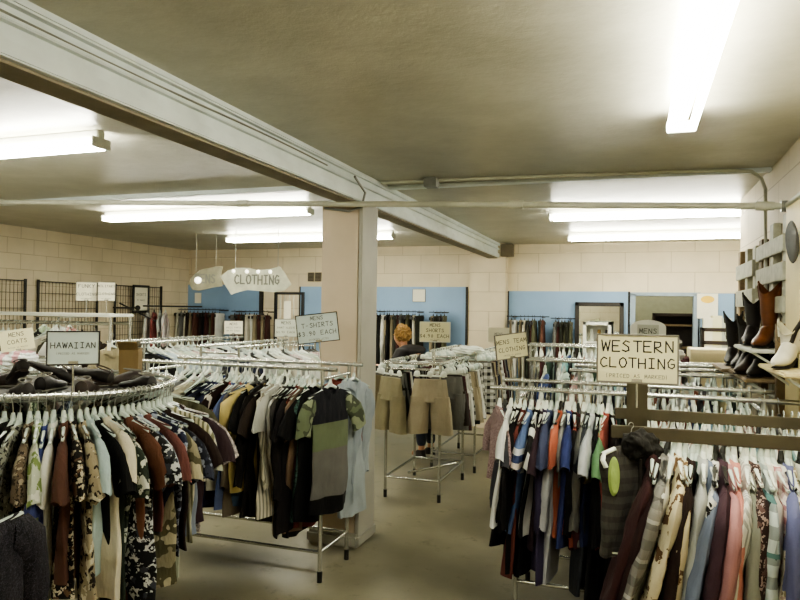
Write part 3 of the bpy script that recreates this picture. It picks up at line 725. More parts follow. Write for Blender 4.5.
PAL_S = [('khaki', 's', '#9a8c66'), ('black', 's', '#15140f'), ('grey', 's', '#6e6e66'), ('white', 's', '#cfd0c4'), ('dark brown', 's', '#33261c'), ('navy', 's', '#22263a'), ('black and white plaid', 'plaid', '#c6c6ba', '#23221f', '#8a8a80'), ('maroon', 's', '#4a2022')]
for q, (xx, nm) in enumerate(((-2.19, 'left'), (-1.62, 'right'))):
    it = rand_items(PAL_S, 15, ['shorts'], .46, .5, 20+q)
    hang_row(it, line_pts(6.0, 6.9, 15, xx, SZ, 'y', 30+q), f'the {nm} rail of the shorts rack', ['the near end', 'the far end'], f'shorts on the {nm} rail of the shorts rack', far=True, jy=.3)
rack('chrome rack of dark and plaid trousers standing behind the shorts rack', 7.15, 8.5, -2.1, -1.62, 1.3, axis='y')
for q, (xx, nm) in enumerate(((-2.1, 'left'), (-1.6, 'right'))):
    it = rand_items(PAL_S, 16, ['shorts'], .5, .6, 40+q)
    hang_row(it, line_pts(7.2, 8.45, 16, xx, 1.3, 'y', 50+q), f'the {nm} rail of the rack behind the shorts', ['the near end', 'the far end'], f'shorts on the {nm} rail behind', far=True, jy=.3)

# ---- team rack
GZ = 1.3; GA, GB = 3.97, 4.45
rack('chrome double-rail rack of team shirts in front of the dark timber rack', -.80, .80, GA, GB, GZ, over=.16)
TM = [('maroon heather', 'tee', ('heather', '#7c5558', '#b99a9a'), .36), ('charcoal', 'tee', ('s', '#3a3b44'), .48), ('white sleeved', 'tee', ('s', '#dfe3e0'), .66), ('black', 'longtee', ('s', '#120f0f'), .72), ('long black', 'longtee', ('s', '#100d0d'), .9), ('rust and black', 'tee', ('s', '#6e2a1b'), .84), ('deep black', 'tee', ('s', '#0e0c0c'), .9),
 ('navy tee with pale lettering bars, a blue', 'tee', ('block', 0, '#5777b0', .28, '#d8dce0', .31, '#2c3f70', .35, '#d8c8b8', .38, '#2c3f70', .41, '#c8d0d8', .44, '#4a6da8'), .6), ('black and white', 'tee', ('stripe', '#141414', '#c9ccc6', 9.), .66), ('maroon and navy', 'tee', ('s', '#3a2530'), .66), ('dark violet', 'longtee', ('s', '#3a3050'), .9), ('slate blue', 'tee', ('s', '#3b4468'), .66), ('pale grey', 'longtee', ('s', '#a9acb0'), .9),
 ('bright orange', 'tee', ('s', '#b9501f'), .66), ('mid grey', 'tee', ('s', '#7b7d79'), .6), ('royal blue', 'tee', ('s', '#2e3f80'), .72), ('orange striped black', 'longtee', ('stripe', '#161414', '#b0441e', 7.), .66), ('dark maroon', 'longtee', ('s', '#55222a'), .66), ('greenish grey', 'longtee', ('s', '#6f7168'), .72), ('dark slate', 'tee', ('s', '#2f343c'), .9), ('white baseball', 'tee', ('block', 0, '#cfd8dc', .42, '#c9b04a', .46, '#26325e'), .6),
 ('pitch black', 'longtee', ('s', '#0d0d0e'), .9), ('apple green', 'tee', ('s', '#5d9a5c'), .6), ('orange red', 'longtee', ('s', '#a3402a'), .72), ('black with orange piping', 'longtee', ('s', '#171011'), .84), ('coral edged black', 'tee', ('s', '#1b1113'), .9), ('lavender', 'tee', ('s', '#9296b8'), .6), ('deep navy', 'tee', ('s', '#1c2038'), .84), ('brown black', 'longtee', ('s', '#1e1411'), .84), ('crimson', 'tee', ('s', '#8a2626'), .6), ('sky blue', 'tee', ('s', '#6f9fc2'), .66), ('aqua', 'tee', ('s', '#7cc0c6'), .6), ('clear white', 'tee', ('s', '#dfe2da'), .72), ('rose pink', 'tee', ('s', '#c08a88'), .6), ('silver grey', 'tee', ('s', '#9a9fa2'), .7)]
pt = line_pts(-.73, -.10, 25, GA, GZ, seed=9)+line_pts(-.09, .74, len(TM)-25, GA, GZ, seed=9)
pt[0] = ((-.74, GA, GZ), R(116)); pt[1] = ((-.71, GA, GZ), R(106))
hang_row(TM, pt, 'the near rail of the team rack', ['its left end', 'its right end'], 'team shirts on the near rail', jy=.12, seed=11, fan=(.05, -.02))
it = rand_items(PAL_T, 24, ['tee', 'longtee'], .6, .8, 13)
hang_row(it, line_pts(-.72, .74, 24, GB, GZ, seed=10), 'the rear rail of the team rack', ['its left end', 'its right end'], 'team shirts on the rear rail', far=True, jy=.14, seed=12)

# ---- timber rack with western shirts
WZ = 1.30; WA, WB = 2.83, 3.35
t = thing('timber_garment_rack', 'olive brown timber rack of western shirts in the right foreground', 'rack', (0, 0, 0))
for y in (WA, WB):
    b = BM(); box(b, -.085, .84, y-.012, y+.012, WZ-.045, WZ+.005, .003); fin('beam', b, M['olive'], t)
for x in (.012, .79):
    b = BM(); box(b, x-.042, x+.042, 3.05, 3.10, .0, 1.455, .004); fin('post', b, M['olive'], t)
    b = BM(); box(b, x-.02, x+.02, WA-.03, 3.05, WZ-.13, WZ-.045, .003); box(b, x-.02, x+.02, 3.1, WB+.03, WZ-.13, WZ-.045, .003); fin('cross_arm', b, M['olive'], t)
    b = BM(); box(b, x-.04, x+.04, 2.75, 3.4, 0, .05, .004); fin('foot', b, M['olive'], t)
WE = [('dark maroon', 'long', ('s', '#3a1719'), .84), ('black maroon', 'long', ('s', '#2b1214'), .9), ('grey plaid', 'long', ('plaid', '#8b8980', '#5c5b56', '#b3b1a6', 13), .72), ('white ruffled', 'long', ('s', '#dadccf'), .72), ('cream with brown embroidery,', 'long', ('yoke', '#d8cc9f', '#6b4a22'), .84), ('pale yellow embroidered', 'long', ('yoke', '#cfc08c', '#7c5a2c'), .84),
 ('dark brown', 'long', ('s', '#2c1a16'), .72), ('bottle green', 'long', ('s', '#21443b'), .84), ('pale grey', 'long', ('s', '#b4bab4'), .84), ('dusty blue', 'long', ('s', '#6f7f9c'), .66), ('zebra striped', 'long', ('floral', '#dcdcd2', '#1e1c1c', '#c2c2ba', 10), .66), ('plum', 'long', ('s', '#4a2e3c'), .78), ('rose', 'long', ('s', '#b9787a'), .6),
 ('salmon pink', 'long', ('s', '#d97f6b'), .84), ('sage grey', 'long', ('s', '#8b8f7c'), .78), ('white striped', 'long', ('stripe', '#dcded2', '#a9aea6', 60.), .84), ('brown floral', 'long', ('floral', '#3b2622', '#a98d80', '#6d4a44', 16), .78), ('teal, black and white plaid', 'long', ('plaid', '#c9dcd6', '#1e2a2a', '#4d8a86', 11), .78), ('ivory', 'long', ('s', '#dedac6'), .84), ('pink and white plaid', 'long', ('plaid', '#e0cfc6', '#b8757a', '#efe8dc', 20), .66), ('pearl white', 'long', ('s', '#d4d6cc'), .84),
 ('violet blue', 'long', ('s', '#5d6398'), .84), ('cream floral', 'long', ('floral', '#d8cfae', '#8b7c4a', '#c0a08a', 12), .72), ('off-white', 'long', ('s', '#d8d8c8'), .78), ('green patterned', 'long', ('floral', '#9db5a2', '#46604e', '#d6d8c6', 18), .78)]
hang_row(WE, line_pts(.09, .60, len(WE), WA, WZ+.012, seed=14), 'the near timber beam', ['its left end', 'its right end'], 'western shirts on the near timber beam', jy=.14, seed=15, fan=(.24, -.03))
# hooded dark jacket and grey vest
v = thing('padded_vest', 'dark grey padded vest with lime green lining at the left of the timber rack', 'vest', (-.01, WA-.03, WZ+.012), R(38)); v.scale = (.62, .8, .62)
inst('torso', gmesh('vest', .60, 1), cloth(('stripe', '#45413a', '#3a3630', 13., 'Z')), v)
b = BM()
for s in (-1,):
    n = 24; r0 = []; r1 = []
    for k in range(n):
        a = 2*math.pi*k/n; r0.append(b.verts.new((s*.178+.032*math.cos(a), -.056+.01*math.cos(a)*s, -.29+.12*math.sin(a)))); r1.append(b.verts.new((s*.178+.024*math.cos(a), -.068+.008*math.cos(a)*s, -.29+.105*math.sin(a))))
    for k in range(n): b.faces.new((r0[k], r0[(k+1) % n], r1[(k+1) % n], r1[k]))
    b.faces.new(r1)
fin('lining', b, cloth(('s', '#9dc02c')), v, label='lime green armhole lining')
b = BM(); box(b, -.006, .006, -.08, -.066, -.7, -.19, .002); fin('zip', b, M['dark'], v)
b = BM(); bmesh.ops.create_icosphere(b, subdivisions=5, radius=1)
from mathutils import noise as mn
for q in b.verts:
    c = q.co.copy(); k = 1+.28*mn.noise(c*1.6)+.14*mn.noise(c*4+Vector((3, 1, 2)))
    q.co = Vector((c.x*.13*k+.06, c.y*.075*k-.03, c.z*.10*k-.13-.25*c.x*.13))
fin('hood', b, cloth(('s', '#25231f')), v)
b = BM(); tube(b, [(-.2+.4*k/10, -.075-.012*math.sin(k*1.3), -.742-.006*math.sin(k)) for k in range(11)], .006, 6); fin('hem_trim', b, cloth(('s', '#a9b08a')), v, label='pale green hem trim')
b = BM(); tube(b, [(-.215, -.035, -.24), (-.225, -.02, -.2), (-.2, 0, -.165), (-.12, 0, -.14)], .014, 8); h = fin('hanger', b, M['hang'], v); inst('hook', gmesh('hook', 0, 0), M['wire'], h)
it = rand_items(PAL_P, 24, ['long'], .6, .8, 17)
hang_row(it, line_pts(-.02, .80, 24, WB, WZ+.012, seed=18), 'the rear timber beam', ['its left end', 'its right end'], 'western shirts on the rear timber beam', far=True, jy=.14, seed=19)
# ---- racks behind
PAL_B = PAL_T + PAL_P[:6]
def far_rack(label, where, x0, x1, ya, yb, z, axis, n, seed, kinds=('tee', 'longtee', 'long'), pal=None, ends=('the near end', 'the far end'), L=(.6, .8)):
    rack(label, x0, x1, ya, yb, z, axis)
    for q, yy in enumerate((ya, yb)):
        side = (('left', 'right') if axis == 'y' else ('near', 'rear'))[q]
        it = rand_items(pal or PAL_B, n, list(kinds), L[0], L[1], seed+q)
        hang_row(it, line_pts(x0+.08, x1-.08, n, yy, z, axis, seed+q+5), f'the {side} rail of {where}', list(ends), f'garments on the {side} rail of {where}', far=True, jy=.2, seed=seed+9+q)
PAL_W = [('white', 's', '#dcdfd6'), ('pale blue', 's', '#b4c8d2'), ('cream', 's', '#d6d0b6'), ('pale grey', 's', '#b5b7b0'), ('red', 's', '#a0342a'), ('navy', 's', '#283050'), ('pink striped', 'stripe', '#dccfc8', '#b06a68', 50.), ('black', 's', '#181818'), ('pale green', 's', '#b2c4a8')]
far_rack('white-railed rack of pale shirts running away behind the round rack', 'the left aisle rack', 5.85, 7.8, -5.33, -4.9, 1.36, 'y', 17, 60, pal=PAL_W)
far_rack('white-railed rack of shirts running away beneath the small tilted tee sign', 'the middle aisle rack', 5.65, 7.45, -4.05, -3.62, 1.36, 'y', 16, 70, pal=PAL_W)
far_rack('chrome rack just behind the team rack in the right bay', 'the rack behind the team rack', -.45, .78, 5.15, 5.6, 1.32, 'x', 14, 80, pal=PAL_B, ends=('its left end', 'its right end'))
far_rack('chrome rack in the right bay, in front of the cream chest', 'the middle right bay rack', -.9, .78, 6.05, 6.3, 1.32, 'x', 12, 90, pal=PAL_B, ends=('its left end', 'its right end'))
far_rack('chrome rack farthest back in the right bay near the mirror', 'the mirror rack', -1.2, -.2, 7.9, 8.3, 1.36, 'x', 10, 100, pal=PAL_B, ends=('its left end', 'its right end'))
# tall coat rack by the left wall
xe = ay(122, 320, 5.25).x
zt = ay(60, 314, 5.25).z; zr = ay(60, 322.5, 5.25).z
t = thing('coat_rack', 'long white-topped rack of coats before the black wire grids', 'rack', (xe, 5.25, 0))
b = BM(); box(b, -2.1, 0, -.16, .16, zt-.018, zt+.012, .004); fin('top_shelf', b, M['whitemetal'], t)
for y in (-.13, .13):
    b = BM(); pole(b, (-2.1, y, zr), (0, y, zr)); fin('rail', b, M['chrome'], t)
for x in (-2.05, -.02):
    for y in (-.13, .13): b = BM(); pole(b, (x, y, 0), (x, y, zt)); fin('leg', b, M['chrome'], t)
PAL_C = [('black', 's', '#181614'), ('dark brown', 's', '#35271d'), ('grey', 's', '#5f5e58'), ('cream', 's', '#cdc6aa'), ('olive', 's', '#55523a'), ('white', 's', '#cfd2c8'), ('tan', 's', '#8f7b55')]
it = rand_items(PAL_C, 22, ['coat'], .8, .95, 110)
hang_row(it, line_pts(xe-2.0, xe-.3, 22, 5.12, zr, seed=111), 'the long coat rack', ['its left end', 'its right end'], 'coats on the long coat rack', far=True, jy=.2, seed=112)
hang_row([('dark brown tagged', 'coat', ('s', '#2e1f18'), .8)], [((xe-.09, 4.99, zr-.05), R(60))], 'the coat rack end', ['left'], 'coats at the coat rack end', jy=.01)
p = ay(109, 345, 4.98); b = BM(); box(b, -.02, .02, -.002, .002, -.05, .02); o = fin('price_tag', b, M['paperw']); o.location = p; tag(o, 'white price tag on the dark brown coat', 'tag')
hang_row([('khaki tan', 'coat', ('s', '#9c8f62'), .8)], [((xe+.05, 5.07, zr-.1), R(85))], 'the coat rack end', ['left'], 'coats at the coat rack end', jy=.01)
# second low coat rack nearer
far_rack('low chrome rack of mixed coats behind the round rack on the left', 'the low coat rack', -5.9, -4.3, 4.1, 4.5, 1.3, 'x', 14, 120, kinds=('coat', 'long'), pal=PAL_C, ends=('its left end', 'its right end'), L=(.7, .85))
# garments on the grid wall
W1 = [('mint green', 'tee', ('s', '#b4cda0'), .6), ('white', 'long', ('s', '#d8dcd2'), .6), ('pink', 'tee', ('s', '#c98a80'), .6)]
hang_row(W1, [((-6.3+.18*i, 5.95, 1.62), R(112)) for i in range(3)], 'a short stand by the wire grids', ['left'], 'shirts by the wire grids', jy=.05)
b = BM(); pole(b, (-6.45, 5.95, 1.62), (-5.75, 5.95, 1.62)); pole(b, (-6.1, 5.95, 1.62), (-6.1, 5.95, 0)); box(b, -6.35, -5.85, 5.75, 6.15, 0, .03, .005); o = fin('display_stand', b, M['chrome']); tag(o, 'short chrome stand holding three shirts by the wire grids', 'stand')
W2 = [('white collared', 'long', ('s', '#dcdcd0'), .6), ('faded red', 'long', ('s', '#a84a42'), .6), ('pale white', 'tee', ('s', '#cfd8cf'), .6), ('pale striped', 'long', ('stripe', '#d8dcd6', '#b88a84', 40.), .6)]
hang_row(W2, [((-7.3+.11*i, 8.9, 1.75), R(118)) for i in range(4)], 'the black wall rail in the left corner', ['left'], 'shirts in the left back corner', jy=.05)
b = BM(); pole(b, (WX+.01, 8.9, 1.75), (-6.3, 8.9, 1.75), .012); box(b, WX, WX+.02, 8.8, 9.0, 1.65, 1.85, .003); o = fin('wall_rail', b, M['black']); tag(o, 'black wall rail holding four pale and red shirts', 'rail')

# ---- trousers hanging along the back wall
PAL_TR = [('dark brown', 's', '#33251b'), ('maroon', 's', '#4c231d'), ('black', 's', '#191817'), ('cream', 's', '#c9c3a8'), ('olive', 's', '#5a5a3a'), ('grey', 's', '#6f6f68'), ('rust brown', 's', '#5e3322'), ('tan', 's', '#94845f'), ('white', 's', '#d6d6cc'), ('dark olive', 's', '#37382a')]
def wall_trousers(px0, px1, ytop, n, seed, where, pal=PAL_TR, Y=BY-.28):
    a = ay(px0, ytop, Y); c = ay(px1, ytop, Y); r = random.Random(seed)
    z = a.z
    b = BM(); box(b, a.x-.05, c.x+.05, Y-.008, Y+.008, z-.01, z+.004, .003)
    for x in (a.x+.05, c.x-.05): box(b, x-.012, x+.012, Y, BY-.02, z-.02, z, .002)
    o = fin('wall_rail', b, M['black']); tag(o, f'dark wall rail of hanging trousers, {where}', 'rail')
    it = rand_items(pal, n, ['trousers'], .9, 1.08, seed)
    hang_row(it, line_pts(a.x, c.x, n, Y-.02, z, seed=seed), where, ['its left end', 'its right end'], f'trousers on the back wall {where}', far=True, hang='dark', jy=.15, seed=seed)
wall_trousers(173, 222, 309, 14, 130, 'at the far left')
wall_trousers(234, 271, 311, 10, 131, 'below the banner')
wall_trousers(376, 421, 311, 14, 132, 'behind the person')
wall_trousers(432, 446, 312, 4, 133, 'beside the shorts sign')
wall_trousers(510, 546, 316, 9, 134, 'left of the mirror gap')
wall_trousers(554, 573, 318, 6, 135, 'just left of the mirror')

# ---- black wire grids on the left wall
def grid(px0, px1, pytop, label):
    a = ax(px0, pytop, WX+.03); c = ax(px1, pytop+ (px1-px0)*.07, WX+.03)
    y0, y1, z = a.y, c.y, 2.08
    t = thing('wire_grid_panel', label, 'panel', (WX+.04, y0, 0), 0, 'black wire grid panels on the left wall')
    w = y1-y0
    b = BM()
    for y in (0, w): box(b, -.012, .012, y-.014, y+.014, .3, z)
    box(b, -.006, .006, 0, w, z-.03, z-.018); box(b, -.01, .01, 0, w, .3, .32); fin('frame', b, M['black'], t)
    b = BM(); n = max(3, int(w/.055))
    for k in range(1, n): tube(b, [(0, w*k/n, .31), (0, w*k/n, z-.03)], .0032, 5)
    for k in range(1, 9): tube(b, [(0, 0, .3+k*.2), (0, w, .3+k*.2)], .004, 5)
    fin('wires', b, M['black'], t)
    return t
grid(-28, 25, 272, 'black wire grid panel on the left wall, cut by the picture edge')
grid(38, 97, 274, 'black wire grid panel on the left wall, behind the two small signs')
grid(115, 161, 279, 'black wire grid panel on the left wall nearest the blue panel')
a = ax(122, 303, WX+.1); b = BM(); tube(b, [(WX+.05, a.y, a.z), (WX+.45, a.y+.35, a.z-.28)], .012, 8); GP = bpy.data.objects[[x.name for x in bpy.data.objects if 'nearest the blue panel' in x.get('label', '')][0]]; o = fin('display_arm', b, M['black'], GP); o.location = (-GP.location.x, -GP.location.y, 0)
b = BM(); tube(b, [(WX+.05, 8.3, 1.72), (WX+.5, 8.3, 1.72)], .012, 8); bmesh.ops.create_uvsphere(b, u_segments=12, v_segments=8, radius=.04, matrix=Matrix.Translation((WX+.5, 8.3, 1.72))); o = fin('ball_end_arm', b, M['black']); tag(o, 'black arm with a ball end beside the blue panel', 'arm')

# ---- signs
q = ay(73.5, 348, RC.y-.33)
sign('white HAWAIIAN sign in a dark frame standing on the round rack', (q.x, q.y, q.z), .205, .14, face_cam(q), [('HAWAIIAN', .0245, .0), ('(PRICED AS MARKED)', .008, -.028, 1)], M['paperb'], M['dark'], pole=max(.02, q.z-.07-RZ+.03))
q = ay(637, 359, 2.78)
sign('cream WESTERN CLOTHING sign on the dark timber post', q, .288, .178, face_cam(q, .4), [('WESTERN', .041, .028), ('CLOTHING', .037, -.034), ('(PRICED AS MARKED)', .0135, -.073, 1)], M['paperc'], M['sole'], pole=.10)
q = ay(317.5, 328, TA+.1)
sign('white sign reading MENS T-SHIRTS $3.90 EACH tilted in a dark frame', q, .265, .18, face_cam(q, .9), [('MENS', .024, .055), ('T-SHIRTS', .028, .008), ('$3.90 EACH', .028, -.045), ('ASSORTED SIZES', .010, -.078, 1)], M['paperb'], M['dark'], roll=R(-7), pole=.2)
q = ay(17, 340, 4.0)
sign('cream MENS COATS sign tilted, above pink and white clothes at far left', q, .235, .16, face_cam(q, .8), [('MENS', .03, .03), ('COATS', .03, -.025), ('PRICED AS MARKED', .009, -.06, 1)], M['paperc'], None, roll=R(-9), pole=.2)
q = ay(86.5, 291.5, 5.6)
sign('small FUNKY CLOTHING paper sign hanging in front of the wire grid', q, .19, .19, face_cam(q, .9), [('FUNKY', .034, .04), ('CLOTHING', .026, -.04), ('AS MARKED', .012, -.08, 1)], M['paperw'], M['sole'], pole=.22)
q = ay(106.5, 291.5, 5.7)
sign('small MILITARY CLOTHING paper sign, right one of the wire grid pair', q, .16, .19, face_cam(q, .9), [('MILITARY', .022, .045), ('CLOTHING', .022, -.035), ('AS MARKED', .011, -.08, 1)], M['paperw'], M['sole'], pole=.22)
q = ax(141, 299, WX+.1)
sign('small white notice in a black frame on the wire grid', q, .3, .36, R(90), [('SHIRTS', .04, .05), ('AS MARKED', .022, -.03, 1)], M['paperw'], M['black'], rim=.04)
q = ay(198, 298, BY-.04)
sign('small white card on the blue panel beneath the round board', q, .13, .18, 0, None, M['paperw'])
q = ay(233.5, 327.5, 8.2)
sign('white card sign with small print before the trousers below the banner', q, .25, .18, face_cam(q, .8), [('MENS', .03, .035), ('DRESS PANTS', .02, -.01, 1), ('$4.90 EACH', .02, -.055, 1)], M['paperw'], M['sole'], pole=.3)
q = ay(286, 328, 7.1)
sign('grey sign reading MENS SHORT SLEEVE $3.90 EACH left of the tee sign', q, .25, .2, face_cam(q, .8), [('MENS', .032, .045), ('SHORT SLEEVE', .019, -.005), ('$3.90 EACH', .024, -.06)], M['paperg'], M['sole'], pole=.28)
q = ay(419, 295.5, BY-.04)
sign('blank white sheet in a thin grey frame on the middle blue panel', q, .2, .19, 0, None, M['paperw'], M['sole'], name='notice')
q = ay(435, 332, 6.0)
sign('sign reading MENS SHORTS $4.90 EACH standing over the shorts rack', q, .27, .175, face_cam(q, .8), [('MENS', .028, .05), ('SHORTS', .03, .0), ('$4.90 EACH', .03, -.052), ('ALL SIZES', .01, -.076, 1)], M['paperc'], M['whitemetal'], pole=.3)
q = ay(511.5, 346, 4.75)
sign('slanted MENS TEAM CLOTHING sign on the team rack in a pale frame', q, .24, .165, R(38), [('MENS TEAM', .028, .02), ('CLOTHING', .028, -.035), ('PRICED AS MARKED', .009, -.066, 1)], M['paperc'], M['sole'], roll=R(-7), pole=.22)
q = ay(498.5, 335, 6.0)
sign('plain white sign behind the slanted team clothing sign', q, .19, .13, face_cam(q, .8), [('MENS', .02, .0, 1)], M['paperw'], None, pole=.3)
q = ay(495, 352, BY-.226); b = BM(); box(b, -.05, .05, -.003, .003, -.065, .065); o = fin('paper_card', b, M['paperc']); o.location = q; tag(o, 'small cream card below the plain white sign near the pilaster', 'card')
q = ay(707.5, 306, BY-.05)
sign('white poster with a yellow emblem above the shoe shelves', q, .26, .34, 0, None, M['paperw'])
b = BM(); loft(b, [((0, 0, 0), (1, 0, 0), (0, 0, 1), .085, .05), ((0, -.002, 0), (1, 0, 0), (0, 0, 1), .085, .05)], 20); o = fin('emblem', b, M['inky']); o.location = (0, -.004, .09); o.parent = bpy.data.objects[[x.name for x in bpy.data.objects if x.get('label', '').startswith('white poster')][0]]
# round-topped board
q = ay(648, 330, 5.4)
t = thing('round_topped_board', 'white round-topped board with a grey panel behind the western sign', 'sign', (q.x, q.y, q.z-.25), face_cam(q))
b = BM(); pts = [(-.125, 0), (.125, 0), (.125, .27)]+[(.125*math.cos(R(a)), .27+.055*math.sin(R(a))) for a in range(10, 180, 10)]+[(-.125, .27)]
f = b.faces.new([b.verts.new((x, 0, z)) for x, z in pts]); r = bmesh.ops.extrude_face_region(b, geom=[f]); [setattr(v, 'co', v.co+Vector((0, .015, 0))) for v in r['geom'] if isinstance(v, bmesh.types.BMVert)]
o = fin('board', b, M['whitemetal'], t)
b = BM(); box(b, -.075, .075, -.004, 0, .2, .29); o = fin('grey_panel', b, M['paperg'], t)
b = BM(); write(b, 'MENS', .035, 0, .225, -.006); fin('lettering', b, M['ink'], o, False)
b = BM(); tube(b, [(0, .02, 0), (0, .02, -.28)], .006, 6); fin('pole', b, M['chrome'], t)

# ---- hanging banner boards
def banner(pts, px, py, Y, label, text, mat, holes=(), yaw=0):
    q = ay(px, py, Y); s = q.xy.length*math.cos(math.atan2(px-400, F))/F
    t = thing('hanging_board', label, 'sign', q, yaw)
    b = BM(); vs = [b.verts.new(((x-px)*s, 0, -(y-py)*s)) for x, y in pts]
    f = b.faces.new(vs); r = bmesh.ops.extrude_face_region(b, geom=[f])
    for v in r['geom']:
        if isinstance(v, bmesh.types.BMVert): v.co.y += .03
    o = fin('board', b, mat, t)
    if text: b = BM(); write(b, text, .11, .0, -.05, -.004, th=.018, wide=.5); fin('lettering', b, M['inkg'], o, False)
    xs = [(x-px)*s for x, y in pts]; zs = [-(y-py)*s for x, y in pts]
    for x in (min(xs)*.6, max(xs)*.6):
        b = BM(); tube(b, [(x, .015, max(zs)*.6), (x, .015, CZ-q.z)], .004, 5); fin('wire', b, M['wire'], t)
    return t, s
t, s = banner([(221, 277), (228, 271), (238, 268), (248, 268), (258, 270), (268, 269), (279, 266), (284, 272), (291, 284), (284, 290), (274, 292), (260, 291), (248, 290), (240, 292), (232, 295), (226, 286)], 257, 280, 7.6, 'large whitewashed wavy board reading CLOTHING hung from the ceiling', 'CLOTHING', M['boardsign'], yaw=R(24))
for x in (234, 247, 258, 270):
    b = BM(); bmesh.ops.create_uvsphere(b, u_segments=10, v_segments=8, radius=.022, matrix=Matrix.Translation(((x-257)*s, -.02, .105))); fin('bulb', b, M['bulb'], t)
t, s = banner([(190, 285), (191, 279), (195, 274), (200, 270), (208, 268), (216, 266), (222, 266), (220, 276), (222, 286), (214, 287), (207, 289), (199, 291), (193, 290)], 205, 279, 7.9, 'smaller dim grey board reading MENS hung left of the large board', 'MENS', M['boardsign2'], yaw=R(30))
b = BM(); bmesh.ops.create_uvsphere(b, u_segments=12, v_segments=8, radius=.045, matrix=Matrix.Translation((-.09, -.03, -.02))); fin('bulb', b, M['bulb'], t)
# small rack framed unit behind banner (black frame stand)
a = ay(276, 292, 9.4); c = ay(303, 292, 9.4)
t = thing('black_display_frame', 'black framed wire display unit behind the large hanging board', 'stand', (a.x, 9.4, 0))
w = c.x-a.x; b = BM()
for x in (0, w): box(b, x-.02, x+.02, -.02, .02, 0, a.z)
box(b, 0, w, -.02, .02, a.z-.04, a.z); fin('frame', b, M['black'], t)
b = BM()
for k in range(1, 6): tube(b, [(w*k/6, 0, .6), (w*k/6, 0, a.z-.03)], .006, 5)
fin('wires', b, M['paperg'], t)
b = BM(); box(b, w*.35, w*.6, -.04, -.03, a.z-.42, a.z-.14); fin('card', b, M['paperw'], t)

# ---- mirror, white cabinet, shoe shelves, back room cupboard, cream chest
a = ay(575, 302, BY-.1); c = ay(624, 302, BY-.1); w = c.x-a.x
t = thing('wall_mirror', 'tall mirror in a dark frame leaning on the right blue panel', 'mirror', (a.x, BY-.09, 0))
b = BM()
for x0, x1, z0, z1 in ((0, .06, .25, a.z), (w-.06, w, .25, a.z), (0, w, a.z-.06, a.z), (0, w, .25, .31)): box(b, x0, x1, 0, .05, z0, z1, .006)
fin('frame', b, M['dark'], t)
b = BM(); box(b, .05, w-.05, .01, .03, .3, a.z-.05); fin('glass', b, M['mirror'], t)
a = ay(583, 322, 9.4); c = ay(611, 322, 9.4); w = c.x-a.x
t = thing('white_cabinet', 'white open cabinet standing in front of the dark-framed mirror', 'cabinet', (a.x, 9.4, 0))
b = BM(); box(b, 0, .04, 0, .3, 0, a.z, .003); box(b, w-.04, w, 0, .3, 0, a.z, .003); box(b, 0, w, .28, .3, 0, a.z); box(b, 0, w, 0, .3, a.z-.04, a.z, .003); fin('case', b, M['whitemetal'], t)
for z in (a.z-.28, a.z-.55, .6, .2): b = BM(); box(b, .04, w-.04, 0, .28, z, z+.02); fin('shelf', b, M['whitemetal'], t)
for i in range(3):
    b = BM(); bmesh.ops.create_cone(b, segments=12, radius1=.035, radius2=.02, depth=.16, cap_ends=True, matrix=Matrix.Translation((0, 0, .08))); o = fin('small_jar', b, M[('paperg', 'hair', 'black')[i]]); o.location = (a.x+.1+.1*i, 9.55, a.z-.26)
    tag(o, ('grey jar at the left of the white cabinet shelf', 'brown jar in the middle of the white cabinet shelf', 'black jar at the right of the white cabinet shelf')[i], 'jar', 'jars in the white cabinet')
# shoe shelves on back wall
a = ay(702, 325, 9.8); c = ay(733, 325, 9.8); w = c.x-a.x
t = thing('shoe_shelf_unit', 'dark two-tier shelf unit below the yellow and white poster', 'shelf', (a.x, 9.8, 0))
zz = [ay(718, y, 9.8).z for y in (328, 341, 353)]
for z in zz: b = BM(); box(b, 0, w, 0, .3, z-.05, z, .004); fin('shelf', b, M['darkwood'], t)
b = BM(); box(b, 0, .03, 0, .3, 0, zz[0]); box(b, w-.03, w, 0, .3, 0, zz[0]); fin('side_panel', b, M['darkwood'], t)
for r_, z in enumerate(zz[:3]):
    for k in range(3):
        hh = .13 if k != 1 else .16
        t = thing('shoe_box', f"{('white', 'cream', 'pale')[k]} shoe box, {('left', 'middle', 'right')[k]} on the {('top', 'second', 'lowest')[r_]} tier of the dark shelf", 'box', (a.x+w*(.2+.3*k), 9.9, z), 0, 'shoe boxes on the dark shelf')
        b = BM(); box(b, -.055, .055, -.09, .09, 0, hh-.03, .003); fin('base', b, M[('paperw', 'paperc', 'paperg')[k]], t)
        b = BM(); box(b, -.06, .06, -.095, .095, hh-.03, hh, .004); fin('lid', b, M[('paperw', 'paperc', 'paperg')[k]], t)
a = ay(653, 313, 12.4); c = ay(697, 313, 12.4); w = c.x-a.x
t = thing('dark_cupboard', 'tall dark brown cupboard inside the back room doorway', 'cupboard', (a.x, 12.4, 0))
b = BM(); box(b, 0, .04, 0, .5, 0, a.z, .004); box(b, w-.04, w, 0, .5, 0, a.z, .004); box(b, 0, w, .47, .5, 0, a.z); box(b, 0, w, 0, .5, a.z-.05, a.z, .004); fin('case', b, M['darkwood'], t)
for z in (a.z-.22, a.z-.6, .8, .3): b = BM(); box(b, .04, w-.04, .03, .47, z, z+.03); fin('shelf', b, M['wood'], t)
